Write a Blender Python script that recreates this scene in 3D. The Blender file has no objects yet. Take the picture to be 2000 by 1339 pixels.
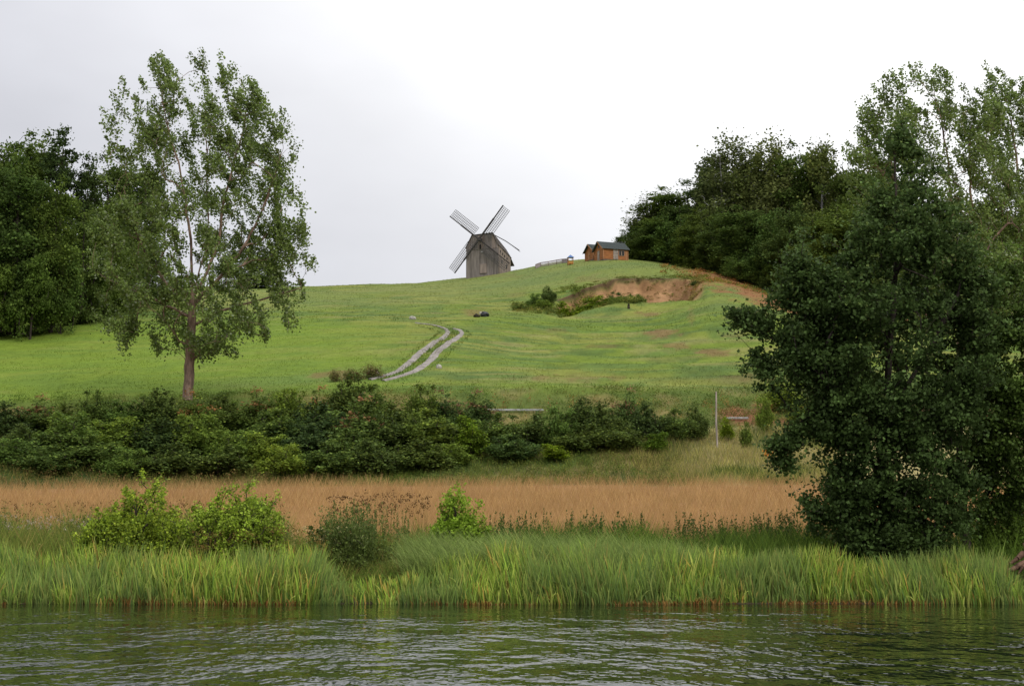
import bpy, math, random
import numpy as np
from mathutils import Vector

SC = bpy.context.scene
COL = SC.collection
R = math.radians

# ------------------------------------------------------------------ camera
F = 2747.0                     # focal length in pixels of a 2000 px wide photograph
HCAM = 2.5
PITCH = math.atan((1000 - 669.5) / F)
cam_d = bpy.data.cameras.new('camera')
cam = bpy.data.objects.new('camera', cam_d)
COL.objects.link(cam)
cam_d.sensor_width = 36.0
cam_d.lens = 36.0 * F / 2000.0
cam_d.clip_end = 20000
cam.location = (0, 0, HCAM)
cam.rotation_euler = (math.pi / 2 + PITCH, 0, 0)
SC.camera = cam

# ------------------------------------------------------------------ world and sun
SUN_EL, SUN_AZ = R(42), R(148)      # azimuth measured from +Y towards +X
W = bpy.data.worlds.new('World')
SC.world = W
W.use_nodes = True
nt = W.node_tree
nt.nodes.clear()
def N(tree, typ, **kw):
    n = tree.nodes.new(typ)
    for k, v in kw.items():
        setattr(n, k, v)
    return n
def wm(op, a, b=None, c=None):
    n = N(nt, 'ShaderNodeMath', operation=op)
    for i, v in enumerate((a, b, c)):
        if v is None: continue
        if isinstance(v, (int, float)): n.inputs[i].default_value = v
        else: nt.links.new(v, n.inputs[i])
    return n.outputs[0]
tc = N(nt, 'ShaderNodeTexCoord')
nrm = N(nt, 'ShaderNodeVectorMath', operation='NORMALIZE')
nt.links.new(tc.outputs['Generated'], nrm.inputs[0])
sep = N(nt, 'ShaderNodeSeparateXYZ')
nt.links.new(nrm.outputs[0], sep.inputs[0])
zc = wm('MAXIMUM', sep.outputs['Z'], 0.0)
dot = N(nt, 'ShaderNodeVectorMath', operation='DOT_PRODUCT')
ga, ge = R(15), R(34)
dot.inputs[1].default_value = (math.sin(ga) * math.cos(ge), math.cos(ga) * math.cos(ge), math.sin(ge))
nt.links.new(nrm.outputs[0], dot.inputs[0])
glow = wm('POWER', wm('MAXIMUM', dot.outputs['Value'], 0.0), 7.0)
mp = N(nt, 'ShaderNodeMapping')
mp.inputs['Scale'].default_value = (1.0, 1.0, 2.2)
mp.inputs['Location'].default_value = (0.35, 0.1, 0.2)
nt.links.new(nrm.outputs[0], mp.inputs[0])
nz = N(nt, 'ShaderNodeTexNoise')
nz.inputs['Scale'].default_value = 2.6
nz.inputs['Detail'].default_value = 5.0
nz.inputs['Roughness'].default_value = 0.48
nt.links.new(mp.outputs[0], nz.inputs['Vector'])
cl = wm('SUBTRACT', nz.outputs[0], 0.5)
lum = wm('ADD', wm('ADD', 0.46, wm('MULTIPLY', glow, 0.95)), wm('MULTIPLY', wm('POWER', zc, 2.0), 1.5))
lum = wm('ADD', lum, wm('MULTIPLY', cl, 0.62))
lum = wm('MULTIPLY', lum, 10.0)
ramp = N(nt, 'ShaderNodeMix', data_type='RGBA')
ramp.inputs['A'].default_value = (0.955, 0.965, 1.06, 1)
ramp.inputs['B'].default_value = (1.0, 1.0, 1.0, 1)
nt.links.new(wm('MINIMUM', wm('MULTIPLY', glow, 1.4), 1.0), ramp.inputs['Factor'])
sc = N(nt, 'ShaderNodeVectorMath', operation='SCALE')
nt.links.new(ramp.outputs['Result'], sc.inputs[0])
nt.links.new(lum, sc.inputs['Scale'])
sky = N(nt, 'ShaderNodeTexSky', sky_type='NISHITA')
sky.sun_disc = False
sky.sun_elevation = SUN_EL
sky.sun_rotation = SUN_AZ
mix = N(nt, 'ShaderNodeMix', data_type='RGBA')
mix.inputs['Factor'].default_value = 0.95
nt.links.new(sky.outputs[0], mix.inputs['A'])
nt.links.new(sc.outputs[0], mix.inputs['B'])
bg = N(nt, 'ShaderNodeBackground')
bg.inputs['Strength'].default_value = 0.1
nt.links.new(mix.outputs['Result'], bg.inputs['Color'])
wo = N(nt, 'ShaderNodeOutputWorld')
nt.links.new(bg.outputs[0], wo.inputs[0])

sl = bpy.data.lights.new('sun', 'SUN')
sl.energy = 1.5
sl.angle = R(22)
sl.color = (1.0, 0.97, 0.92)
so = bpy.data.objects.new('sun', sl)
COL.objects.link(so)
sd = Vector((math.sin(SUN_AZ) * math.cos(SUN_EL), math.cos(SUN_AZ) * math.cos(SUN_EL), math.sin(SUN_EL)))
so.rotation_euler = sd.to_track_quat('Z', 'Y').to_euler()
so.location = sd * 100
SC.view_settings.view_transform = 'Standard'
SC.view_settings.look = 'None'
SC.view_settings.exposure = 0.0
SC.view_settings.gamma = 1.0
SC.view_settings.use_curve_mapping = False
SC.cycles.max_bounces = 6
SC.cycles.diffuse_bounces = 3
SC.cycles.transmission_bounces = 3

# ------------------------------------------------------------------ measuring helpers
CP, SP = math.cos(PITCH), math.sin(PITCH)
def zat(py, Y):
    v = (669.5 - np.asarray(py, float)) / F
    return HCAM + Y * (SP + v * CP) / (CP - v * SP)
def xat(px, py, Y):
    v = (669.5 - py) / F
    return Y * ((px - 1000) / F) / (CP - v * SP)
def project(x, y, z):
    zc_ = y * CP + (z - HCAM) * SP
    up = -y * SP + (z - HCAM) * CP
    return 1000 + F * x / zc_, 669.5 - F * up / zc_
def sstep(a, b, x):
    t = np.clip((x - a) / (b - a), 0, 1)
    return t * t * (3 - 2 * t)
def hash2(ix, iy, s):
    h = (ix.astype(np.int64) * 374761393 + iy.astype(np.int64) * 668265263 + s * 1442695041) & 0xffffffff
    h = ((h ^ (h >> 13)) * 1274126177) & 0xffffffff
    return ((h ^ (h >> 16)) & 0xffff) / 65535.0
def vnoise(x, y, s=0):
    ix, iy = np.floor(x), np.floor(y)
    fx, fy = x - ix, y - iy
    fx, fy = fx * fx * (3 - 2 * fx), fy * fy * (3 - 2 * fy)
    a, b = hash2(ix, iy, s), hash2(ix + 1, iy, s)
    c, d = hash2(ix, iy + 1, s), hash2(ix + 1, iy + 1, s)
    return (a * (1 - fx) + b * fx) * (1 - fy) + (c * (1 - fx) + d * fx) * fy
def fbm(x, y, s=0, o=4):
    r, a, t = 0, 1, 0
    for i in range(o):
        r = r + a * vnoise(x, y, s + i * 17); t += a
        x, y, a = x * 2.03, y * 2.03, a * 0.5
    return r / t
rng = np.random.default_rng(11)

# ------------------------------------------------------------------ materials
def new_mat(name):
    m = bpy.data.materials.new(name); m.use_nodes = True
    return m, m.node_tree, m.node_tree.nodes['Principled BSDF']
def mat_foliage(name, trans=0.28, rough=0.5, spec=0.25, noise=0.25, nscale=1.5, rnd=0.0):
    m, t, p = new_mat(name)
    at = N(t, 'ShaderNodeAttribute'); at.attribute_name = 'Col'
    tcn = N(t, 'ShaderNodeTexCoord')
    no = N(t, 'ShaderNodeTexNoise'); no.inputs['Scale'].default_value = nscale; no.inputs['Detail'].default_value = 3
    t.links.new(tcn.outputs['Object'], no.inputs['Vector'])
    mr = N(t, 'ShaderNodeMapRange'); mr.inputs['From Min'].default_value = 0.25; mr.inputs['From Max'].default_value = 0.75
    mr.inputs['To Min'].default_value = 1 - noise; mr.inputs['To Max'].default_value = 1 + noise
    t.links.new(no.outputs[0], mr.inputs[0])
    sc_ = N(t, 'ShaderNodeVectorMath', operation='SCALE')
    t.links.new(at.outputs['Color'], sc_.inputs[0]); t.links.new(mr.outputs[0], sc_.inputs['Scale'])
    if rnd:      # plants of one kind differ a little in tone and in how yellow they are
        oi = N(t, 'ShaderNodeObjectInfo'); cr = N(t, 'ShaderNodeMix', data_type='RGBA'); cr.blend_type = 'MIX'
        cr.inputs['A'].default_value = (1 - rnd * .8, 1 - rnd * .55, 1 - rnd * .2, 1); cr.inputs['B'].default_value = (1 + rnd * 1.5, 1 + rnd, 1 - rnd * .3, 1)
        t.links.new(oi.outputs['Random'], cr.inputs['Factor'])
        vm = N(t, 'ShaderNodeVectorMath', operation='MULTIPLY'); t.links.new(sc_.outputs[0], vm.inputs[0]); t.links.new(cr.outputs['Result'], vm.inputs[1]); sc_ = vm
    t.links.new(sc_.outputs[0], p.inputs['Base Color'])
    p.inputs['Roughness'].default_value = rough
    p.inputs['Specular IOR Level'].default_value = spec
    out = t.nodes['Material Output']
    if trans > 0:
        tr = N(t, 'ShaderNodeBsdfTranslucent'); t.links.new(sc_.outputs[0], tr.inputs[0])
        mx = N(t, 'ShaderNodeMixShader'); mx.inputs[0].default_value = trans
        t.links.new(p.outputs[0], mx.inputs[1]); t.links.new(tr.outputs[0], mx.inputs[2])
        t.links.new(mx.outputs[0], out.inputs[0])
    return m
def mat_plain(name, c, rough=0.8, spec=0.2, noise=0.2, scale=(6, 6, 6), bump=0.0, bscale=20, c2=None, metal=0.0):
    m, t, p = new_mat(name)
    tcn = N(t, 'ShaderNodeTexCoord')
    mpn = N(t, 'ShaderNodeMapping'); mpn.inputs['Scale'].default_value = scale
    t.links.new(tcn.outputs['Object'], mpn.inputs[0])
    no = N(t, 'ShaderNodeTexNoise'); no.inputs['Scale'].default_value = 1.0; no.inputs['Detail'].default_value = 5
    t.links.new(mpn.outputs[0], no.inputs['Vector'])
    mx = N(t, 'ShaderNodeMix', data_type='RGBA')
    c2 = c2 or tuple(x * (1 - 2 * noise) for x in c)
    mx.inputs['A'].default_value = (*c2, 1); mx.inputs['B'].default_value = (*[x * (1 + noise) for x in c], 1)
    mr = N(t, 'ShaderNodeMapRange'); mr.inputs['From Min'].default_value = 0.3; mr.inputs['From Max'].default_value = 0.7
    t.links.new(no.outputs[0], mr.inputs[0]); t.links.new(mr.outputs[0], mx.inputs['Factor'])
    t.links.new(mx.outputs['Result'], p.inputs['Base Color'])
    p.inputs['Roughness'].default_value = rough; p.inputs['Specular IOR Level'].default_value = spec
    p.inputs['Metallic'].default_value = metal
    if bump:
        n2 = N(t, 'ShaderNodeTexNoise'); n2.inputs['Scale'].default_value = bscale; n2.inputs['Detail'].default_value = 4
        t.links.new(tcn.outputs['Object'], n2.inputs['Vector'])
        b = N(t, 'ShaderNodeBump'); b.inputs['Strength'].default_value = bump; b.inputs['Distance'].default_value = 0.05
        t.links.new(n2.outputs[0], b.inputs['Height']); t.links.new(b.outputs[0], p.inputs['Normal'])
    return m
M = {}
M['leaf'] = mat_foliage('leaf', 0.34, 0.6, 0.12)
M['far_leaf'] = mat_foliage('far_leaf', 0.28, 0.7, 0.06, 0.3, 0.35, 0.25)
M['bush_leaf'] = mat_foliage('bush_leaf', 0.34, 0.65, 0.08, 0.25, 0.8, 0.30)
M['grass'] = mat_foliage('grass', 0.4, 0.7, 0.1, 0.18, 0.8)
M['straw'] = mat_foliage('straw', 0.25, 0.7, 0.15, 0.15, 0.5)
M['bark'] = mat_plain('bark', (0.22, 0.16, 0.115), 0.9, 0.1, 0.35, (7, 7, 1.6), 0.8, 14)
M['pale_bark'] = mat_plain('pale_bark', (0.31, 0.215, 0.155), 0.9, 0.1, 0.35, (4, 4, 1.2), 0.8, 10)
M['dark_bark'] = mat_plain('dark_bark', (0.07, 0.055, 0.045), 0.95, 0.1, 0.35, (7, 7, 1.6), 0.8, 14)
M['birch_bark'] = mat_plain('birch_bark', (0.32, 0.31, 0.29), 0.85, 0.1, 0.3, (2, 2, 2), 0.3, 6, c2=(0.1, 0.09, 0.08))

# ------------------------------------------------------------------ object helpers
def tag(o, label=None, cat=None, group=None, kind=None):
    if label: o['label'] = label
    if cat: o['category'] = cat
    if group: o['group'] = group
    if kind: o['kind'] = kind
    return o
def empty(name, loc, rz=0.0):
    o = bpy.data.objects.new(name, None); COL.objects.link(o)
    o.location = loc; o.rotation_euler = (0, 0, rz); o.empty_display_size = 0.3
    return o
def mesh_np(name, V, Fq, mat, col=None, parent=None, smooth=False, loc=None):
    """V (n,3), Fq (m,3) or (m,4) index array."""
    V = np.asarray(V, np.float32); Fq = np.asarray(Fq, np.int32)
    me = bpy.data.meshes.new(name)
    k = Fq.shape[1]
    me.vertices.add(len(V)); me.vertices.foreach_set('co', V.ravel())
    me.loops.add(Fq.size); me.loops.foreach_set('vertex_index', Fq.ravel())
    me.polygons.add(len(Fq)); me.polygons.foreach_set('loop_start', np.arange(0, Fq.size, k, dtype=np.int32))
    me.update(calc_edges=True)
    if col is not None:
        ca = me.color_attributes.new('Col', 'FLOAT_COLOR', 'POINT')
        c4 = np.ones((len(V), 4), np.float32); c4[:, :3] = col
        ca.data.foreach_set('color', c4.ravel())
    if smooth:
        me.polygons.foreach_set('use_smooth', np.ones(len(Fq), bool))
    me.materials.append(mat)
    o = bpy.data.objects.new(name, me); COL.objects.link(o)
    if parent: o.parent = parent
    if loc is not None: o.location = loc
    return o
def copy_tree(o, parent=None):
    c = o.copy(); COL.objects.link(c); c.parent = parent
    for ch in list(o.children): copy_tree(ch, c)
    return c

class MB:
    """collects boxes, bars and polygons into one mesh"""
    def __init__(s): s.V = []; s.F = []
    def add(s, vs, fs):
        b = len(s.V); s.V += [tuple(v) for v in vs]; s.F += [tuple(b + i for i in f) for f in fs]
        return s
    def box(s, c, d, rz=0.0):
        cx, cy, cz = c; dx, dy, dz = d[0] / 2, d[1] / 2, d[2] / 2
        cr, sr = math.cos(rz), math.sin(rz)
        vs = []
        for z in (-dz, dz):
            for x, y in ((-dx, -dy), (dx, -dy), (dx, dy), (-dx, dy)):
                vs.append((cx + x * cr - y * sr, cy + x * sr + y * cr, cz + z))
        return s.add(vs, [(3, 2, 1, 0), (4, 5, 6, 7), (0, 1, 5, 4), (1, 2, 6, 5), (2, 3, 7, 6), (3, 0, 4, 7)])
    def bar(s, a, b, w, h=None, up=(0, 0, 1)):
        a, b = Vector(a), Vector(b); h = h or w
        d = (b - a).normalized(); u = Vector(up)
        if abs(d.dot(u)) > 0.95: u = Vector((1, 0, 0)) if abs(d.x) < .9 else Vector((0, 1, 0))
        sx = d.cross(u).normalized() * (w / 2); sz = sx.cross(d).normalized() * (h / 2)
        vs = [a - sx - sz, a + sx - sz, a + sx + sz, a - sx + sz, b - sx - sz, b + sx - sz, b + sx + sz, b - sx + sz]
        return s.add(vs, [(3, 2, 1, 0), (4, 5, 6, 7), (0, 1, 5, 4), (1, 2, 6, 5), (2, 3, 7, 6), (3, 0, 4, 7)])
    def prism(s, poly, thick_vec):
        n = len(poly); t = Vector(thick_vec)
        vs = [Vector(p) for p in poly] + [Vector(p) + t for p in poly]
        return s.add(vs, [tuple(range(n))[::-1], tuple(range(n, 2 * n))] + [(i, (i + 1) % n, n + (i + 1) % n, n + i) for i in range(n)])
    def build(s, name, mat, parent=None, bevel=0.0):
        me = bpy.data.meshes.new(name); me.from_pydata(s.V, [], s.F); me.update()
        me.materials.append(mat)
        o = bpy.data.objects.new(name, me); COL.objects.link(o)
        if parent: o.parent = parent
        if bevel:
            md = o.modifiers.new('bevel', 'BEVEL'); md.width = bevel; md.segments = 1
        return o

# ------------------------------------------------------------------ terrain heights
YR = np.array([116, 130, 150, 170, 190, 210, 230, 250, 270, 290, 320], float)
PT = {  # picture row of the bare ground, by column and distance
    -300: [775, 742, 700, 655, 620, 598, 580, 570, 565, 568, 585],
    0:    [768, 735, 690, 643, 608, 587, 572, 562, 556, 560, 575],
    200:  [762, 728, 680, 636, 606, 588, 574, 565, 560, 562, 575],
    400:  [756, 720, 672, 634, 609, 592, 579, 569, 563, 562, 572],
    600:  [749, 708, 663, 631, 608, 590, 577, 567, 561, 560, 572],
    700:  [746, 703, 658, 628, 606, 589, 576, 566, 558, 555, 566],
    800:  [744, 700, 655, 626, 605, 588, 574, 563, 555, 551, 562],
    880:  [743, 702, 655, 625, 605, 588, 572, 559, 550, 546, 558],
    940:  [743, 706, 660, 626, 604, 587, 570, 555, 545, 541, 556],
    1000: [743, 709, 667, 632, 608, 585, 564, 547, 536, 532, 548],
    1060: [743, 711, 672, 638, 610, 583, 556, 533, 520, 520, 540],
    1130: [744, 714, 678, 645, 618, 578, 538, 516, 508, 512, 535],
    1200: [745, 716, 680, 646, 614, 560, 522, 504, 504, 515, 540],
    1260: [746, 717, 681, 644, 613, 556, 521, 508, 509, 520, 548],
    1320: [747, 717, 680, 639, 602, 548, 524, 516, 520, 535, 560],
    1400: [748, 717, 674, 622, 575, 543, 530, 528, 538, 555, 585],
    1460: [749, 717, 672, 622, 582, 556, 546, 550, 560, 580, 610],
    1520: [750, 717, 673, 630, 597, 580, 578, 585, 595, 610, 640],
    1600: [752, 718, 675, 640, 612, 603, 604, 610, 620, 635, 660],
    1800: [755, 722, 682, 652, 632, 624, 624, 630, 640, 655, 680],
    2000: [760, 728, 690, 664, 648, 640, 640, 645, 655, 670, 690],
    2300: [770, 738, 702, 680, 666, 660, 660, 665, 672, 684, 700],
}
PXK = np.array(sorted(PT), float)
ZROWS_Y = np.array([0, 30, 37, 38.9, 39.4, 42, 46, 50, 88, 100, 112], float)
def base_col(zp):
    pass
GP = np.arange(-300, 2301, 10.0)
GY = np.arange(0, 401, 1.0)
ZC = np.zeros((len(PXK), len(GY)))
for i, k in enumerate(PXK):
    near = [-3, -1.6, -0.6, -0.12, 0.05, 0.38, 0.95, 1.05,
            3.9 if k > 500 else 3.7, float(zat(852 if k > 1100 else 870, 100)), float(zat(PT[int(k)][0] + 12, 112))]
    Ys = np.concatenate([ZROWS_Y, YR, [400]])
    far = [float(zat(p, y)) for p, y in zip(PT[int(k)], YR)]
    Z = near + far + [far[-1] - 14]
    ZC[i] = np.interp(GY, Ys, Z)
ZG = np.stack([np.interp(GP, PXK, ZC[:, j]) for j in range(len(GY))], 1)   # [px, Y]
def blur(A, sig, axis):
    r = int(3 * sig) + 1; k = np.exp(-0.5 * (np.arange(-r, r + 1) / sig) ** 2); k /= k.sum()
    P = np.pad(A, [(r, r) if a == axis else (0, 0) for a in range(2)], mode='edge')
    return np.apply_along_axis(lambda v: np.convolve(v, k, 'valid'), axis, P)
ZB = blur(blur(ZG, 3.2, 1), 2.5, 0)
wY = sstep(52, 60, GY)[None, :]
ZG = ZG * (1 - wY) + ZB * wY
LIPX = [1070, 1085, 1120, 1165, 1200, 1250, 1300, 1340, 1372, 1385]
LIPY = [203, 206, 211, 216, 218.5, 219, 217, 214, 208, 205]
def lip(px): return np.interp(px, LIPX, LIPY)
def carve_amt(px, Y):
    side = sstep(1076, 1135, px) * (1 - sstep(1305, 1388, px))
    w = fbm(px / 30.0, px * 0 + 3.3, 5, 2) * 3.0 - 1.5
    L = lip(px) + w
    d = L - Y                                     # metres downhill from the lip
    wall = 0.30 * sstep(0.0, 1.1, d) + 0.70 * sstep(0.3, 6.5, d)
    out = 1 - sstep(8.0, 22.0, d)
    return side * wall * out
def ground_z(x, Y):
    x = np.asarray(x, float); Y = np.asarray(Y, float)
    px = 1000 + F * x / np.maximum(Y, 5.0)
    gx = np.clip((px - GP[0]) / 10.0, 0, len(GP) - 1.001); gy = np.clip(Y, 0, 399.999)
    i = gx.astype(int); j = gy.astype(int); a = gx - i; b = gy - j
    z = (ZG[i, j] * (1 - a) + ZG[i + 1, j] * a) * (1 - b) + (ZG[i, j + 1] * (1 - a) + ZG[i + 1, j + 1] * a) * b
    up = sstep(100, 125, Y)
    z = z + up * ((fbm(x / 22, Y / 22, 3, 3) - 0.5) * 1.3 + (fbm(x / 5, Y / 5, 9, 3) - 0.5) * 0.32)
    # shallow sheep-path terraces across the lower slope
    z = z + up * (1 - sstep(165, 200, Y)) * sstep(1000, 1150, px) * 0.22 * np.sin(Y * 0.9 + 3 * fbm(x / 30, Y / 30, 21, 2))
    near = sstep(39.2, 41, Y) * (1 - up)
    z = z + near * (fbm(x / 3, Y / 3, 13, 3) - 0.5) * 0.25
    z = z - carve_amt(px, Y) * (6.2 + (fbm(x / 3.1, Y / 3.1, 31, 3) - 0.5) * 1.6)
    # far land beyond the hill
    z = z - np.clip(Y - 400, 0, None) * 0.02
    return z
def gz(x, Y): return float(ground_z(np.array([x]), np.array([Y]))[0])

def mixc(a, b, t): return a * (1 - t)[:, None] + np.asarray(b)[None, :] * t[:, None]
def ground_color(x, Y, z=None):
    if z is None: z = ground_z(x, Y)
    px, py = project(x, Y, z)
    n1 = fbm(x / 14, Y / 9, 41, 4); n2 = fbm(x / 3.5, Y / 3.5, 51, 4); n3 = fbm(x / 40, Y / 30, 61, 3)
    c = np.tile(np.array([[0.140, 0.192, 0.028]]), (len(x), 1))
    c = mixc(c, (0.195, 0.212, 0.045), sstep(0.42, 0.68, n1))            # yellower
    c = mixc(c, (0.090, 0.145, 0.034), sstep(0.50, 0.72, n2) * 0.7)       # deeper green
    n4 = fbm(x / 7 + 3 * fbm(x / 20, Y / 20, 7, 2), Y / 1.6, 45, 3); n5 = fbm(x / 1.8, Y / 1.4, 47, 3)
    c = mixc(c, (0.085, 0.140, 0.036), sstep(0.52, 0.68, n4) * 0.7); c = mixc(c, (0.25, 0.215, 0.085), sstep(0.60, 0.75, 1 - n4) * 0.45)
    c = c * (0.70 + 0.55 * n5)[:, None]
    left = (1 - sstep(650, 900, px)) * sstep(612, 640, py)
    c = mixc(c, (0.145, 0.215, 0.022), left * 0.6)
    upper = 1 - sstep(560, 640, py)
    c = mixc(c, (0.180, 0.205, 0.060), upper * 0.6 * sstep(0.35, 0.6, n3 + 0.1))
    c = mixc(c, (0.105, 0.160, 0.048), sstep(0.55, 0.72, n3) * 0.45)
    jit = (fbm(x / 1.3, Y / 1.8, 71, 3) - 0.5)
    red = np.zeros(len(x))
    for cx, cy, rx, ry, s in ((1290, 650, 34, 9, .95), (1325, 677, 44, 8, .8), (1398, 688, 38, 7, .9), (1262, 612, 26, 5, .8), (1455, 612, 40, 12, .6),
                              (1180, 676, 50, 5, .5), (1460, 735, 46, 6, .6), (1120, 738, 120, 5, .6), (660, 732, 60, 9, .8), (1090, 645, 40, 5, .4),
                              (925, 609, 26, 8, .7), (1350, 618, 7, 20, .4), (1430, 655, 30, 5, .5), (985, 538, 50, 5, .3), (1190, 545, 90, 6, .35), (1010, 575, 30, 6, .35)):
        e = np.sqrt(((px - cx) / rx) ** 2 + ((py - cy) / ry) ** 2) + jit * 2.0
        red = np.maximum(red, s * (1 - sstep(0.45, 1.1, e)))
    c = mixc(c, (0.185, 0.105, 0.050), red * 0.75)
    sl_ = np.interp(px, [1290, 1330, 1400, 1460, 1530, 1600], [512, 524, 548, 570, 600, 630])
    bank = sstep(1300, 1370, px) * (1 - sstep(0, 26, py - sl_ + jit * 60)) * (Y > 185)
    c = mixc(c, (0.25, 0.105, 0.05), bank * 0.85)
    dd = lip(px) - Y
    ca = sstep(0.03, 0.16, carve_amt(px, Y)) * (1 - 0.85 * sstep(7, 11, dd + jit * 8) * sstep(0.36, 0.5, fbm(x / 4, Y / 2, 81, 3)) * (1 - 0.5 * sstep(1240, 1290, px)))
    earth = mixc(np.tile(np.array([[0.40, 0.235, 0.115]]), (len(x), 1)), (0.31, 0.175, 0.08), sstep(0.4, 0.7, n2))
    c = c * (1 - ca)[:, None] + earth * ca[:, None]
    # dark edge along the turf lip: soil colour with an overhang's shadow painted in
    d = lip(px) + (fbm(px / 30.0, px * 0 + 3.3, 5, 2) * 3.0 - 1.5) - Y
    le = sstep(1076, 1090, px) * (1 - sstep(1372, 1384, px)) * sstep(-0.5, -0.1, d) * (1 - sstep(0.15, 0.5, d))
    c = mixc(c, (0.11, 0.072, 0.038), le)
    # embankment, verge, field, river bank
    vb = 1 - sstep(108, 115, Y)
    rough = mixc(mixc(np.tile(np.array([[0.095, 0.125, 0.028]]), (len(x), 1)), (0.20, 0.165, 0.06), sstep(0.42, 0.62, n2)), (0.06, 0.10, 0.03), sstep(0.5, 0.7, n1))
    dry = sstep(1250, 1420, px) * sstep(825, 845, py)
    rough = mixc(rough, (0.36, 0.30, 0.13), dry * 0.85 * sstep(0.3, 0.5, n2))
    redb = sstep(1395, 1420, px) * sstep(785, 795, py) * (1 - sstep(822, 836, py)) * sstep(0.38, 0.5, n2)
    rough = mixc(rough, (0.25, 0.12, 0.06), redb)
    c = c * (1 - vb)[:, None] + rough * vb[:, None]
    fl = sstep(50, 51, Y) * (1 - sstep(87, 88, Y))
    c = mixc(c, (0.36, 0.21, 0.105), fl)
    rb = 1 - sstep(49, 51, Y)
    c = mixc(c, (0.055, 0.075, 0.025), rb * 0.85)
    mud = 1 - sstep(39.3, 40.2, Y)
    c = mixc(c, (0.06, 0.042, 0.028), mud)
    return c

# terrain grid, a fan of columns, denser where it is seen
cols = np.concatenate([np.linspace(-7000, -500, 30), np.arange(-300, 1060, 8.0), np.arange(1060, 1400, 2.0), np.arange(1400, 2301, 8.0), np.linspace(2500, 9000, 30)])
rows = np.concatenate([np.array([2, 8, 16, 24, 30, 34, 37]), np.arange(38, 52, 0.35), np.arange(52, 88, 0.9), np.arange(88, 116, 0.6),
                       np.arange(116, 200, 1.0), np.arange(200, 222, 0.22), np.arange(222, 300, 1.2), np.arange(300, 400, 6), np.geomspace(400, 6000, 16)])
CX, RY = np.meshgrid(cols, rows, indexing='ij')
GXX = (CX - 1000) / F * RY
zz = ground_z(GXX.ravel(), RY.ravel())
VT = np.stack([GXX.ravel(), RY.ravel(), zz], 1)
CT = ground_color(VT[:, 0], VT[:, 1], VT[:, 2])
nc, nr = len(cols), len(rows)
ii, jj = np.meshgrid(np.arange(nc - 1), np.arange(nr - 1), indexing='ij')
b0 = (ii * nr + jj).ravel()
FT = np.stack([b0, b0 + nr, b0 + nr + 1, b0 + 1], 1)
fy = RY[:-1, :-1].ravel(); fpx = CX[:-1, :-1].ravel()
fc = carve_amt(fpx, fy) > 0.12
mt, t, p = new_mat('ground')
at = N(t, 'ShaderNodeAttribute'); at.attribute_name = 'Col'
tcn = N(t, 'ShaderNodeTexCoord')
no = N(t, 'ShaderNodeTexNoise'); no.inputs['Scale'].default_value = 1.6; no.inputs['Detail'].default_value = 6; no.inputs['Roughness'].default_value = 0.7
mpg = N(t, 'ShaderNodeMapping'); mpg.inputs['Scale'].default_value = (1, 0.55, 1)
t.links.new(tcn.outputs['Object'], mpg.inputs[0]); t.links.new(mpg.outputs[0], no.inputs['Vector'])
mr = N(t, 'ShaderNodeMapRange'); mr.inputs['From Min'].default_value = 0.3; mr.inputs['From Max'].default_value = 0.7
mr.inputs['To Min'].default_value = 0.80; mr.inputs['To Max'].default_value = 1.18
t.links.new(no.outputs[0], mr.inputs[0])
s_ = N(t, 'ShaderNodeVectorMath', operation='SCALE'); t.links.new(at.outputs['Color'], s_.inputs[0]); t.links.new(mr.outputs[0], s_.inputs['Scale'])
t.links.new(s_.outputs[0], p.inputs['Base Color']); p.inputs['Roughness'].default_value = 0.95; p.inputs['Specular IOR Level'].default_value = 0.05
bm_ = N(t, 'ShaderNodeBump'); bm_.inputs['Strength'].default_value = 0.6; bm_.inputs['Distance'].default_value = 0.25
t.links.new(no.outputs[0], bm_.inputs['Height']); t.links.new(bm_.outputs[0], p.inputs['Normal'])
M['ground'] = mt
def sub_terrain(name, mask):
    Fs = FT[mask]; u, inv = np.unique(Fs, return_inverse=True)
    o = mesh_np(name, VT[u], inv.reshape(Fs.shape), M['ground'], CT[u], smooth=True)
    o['kind'] = 'structure'
    return o
inpic = (fpx > -310) & (fpx < 2310)
sub_terrain('river_bank', (fy < 50))
sub_terrain('field_ground', (fy >= 50) & (fy < 88))
sub_terrain('roadside_embankment', (fy >= 88) & (fy < 112.5))
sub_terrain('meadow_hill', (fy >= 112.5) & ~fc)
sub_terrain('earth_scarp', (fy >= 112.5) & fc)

# ------------------------------------------------------------------ water
mw, t, p = new_mat('river_water')
p.inputs['Base Color'].default_value = (0.007, 0.011, 0.0045, 1); p.inputs['Roughness'].default_value = 0.04; p.inputs['IOR'].default_value = 1.38
p.inputs['Specular IOR Level'].default_value = 0.5
tcn = N(t, 'ShaderNodeTexCoord')
def wnoise(sx, sy, rz, det, rough=0.55):
    mpn = N(t, 'ShaderNodeMapping'); mpn.inputs['Scale'].default_value = (sx, sy, 1); mpn.inputs['Rotation'].default_value = (0, 0, rz)
    t.links.new(tcn.outputs['Object'], mpn.inputs[0])
    n = N(t, 'ShaderNodeTexNoise'); n.inputs['Scale'].default_value = 1; n.inputs['Detail'].default_value = det; n.inputs['Roughness'].default_value = rough
    t.links.new(mpn.outputs[0], n.inputs['Vector'])
    return n.outputs[0]
def tm(op, a, b):
    n = N(t, 'ShaderNodeMath', operation=op)
    for i, v in enumerate((a, b)):
        if isinstance(v, (int, float)): n.inputs[i].default_value = v
        else: t.links.new(v, n.inputs[i])
    return n.outputs[0]
w1 = wnoise(3.1, 1.8, 0.10, 1.8); w2 = wnoise(7.5, 4.6, -0.2, 1); w3 = wnoise(0.10, 0.16, 0.3, 2)
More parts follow.
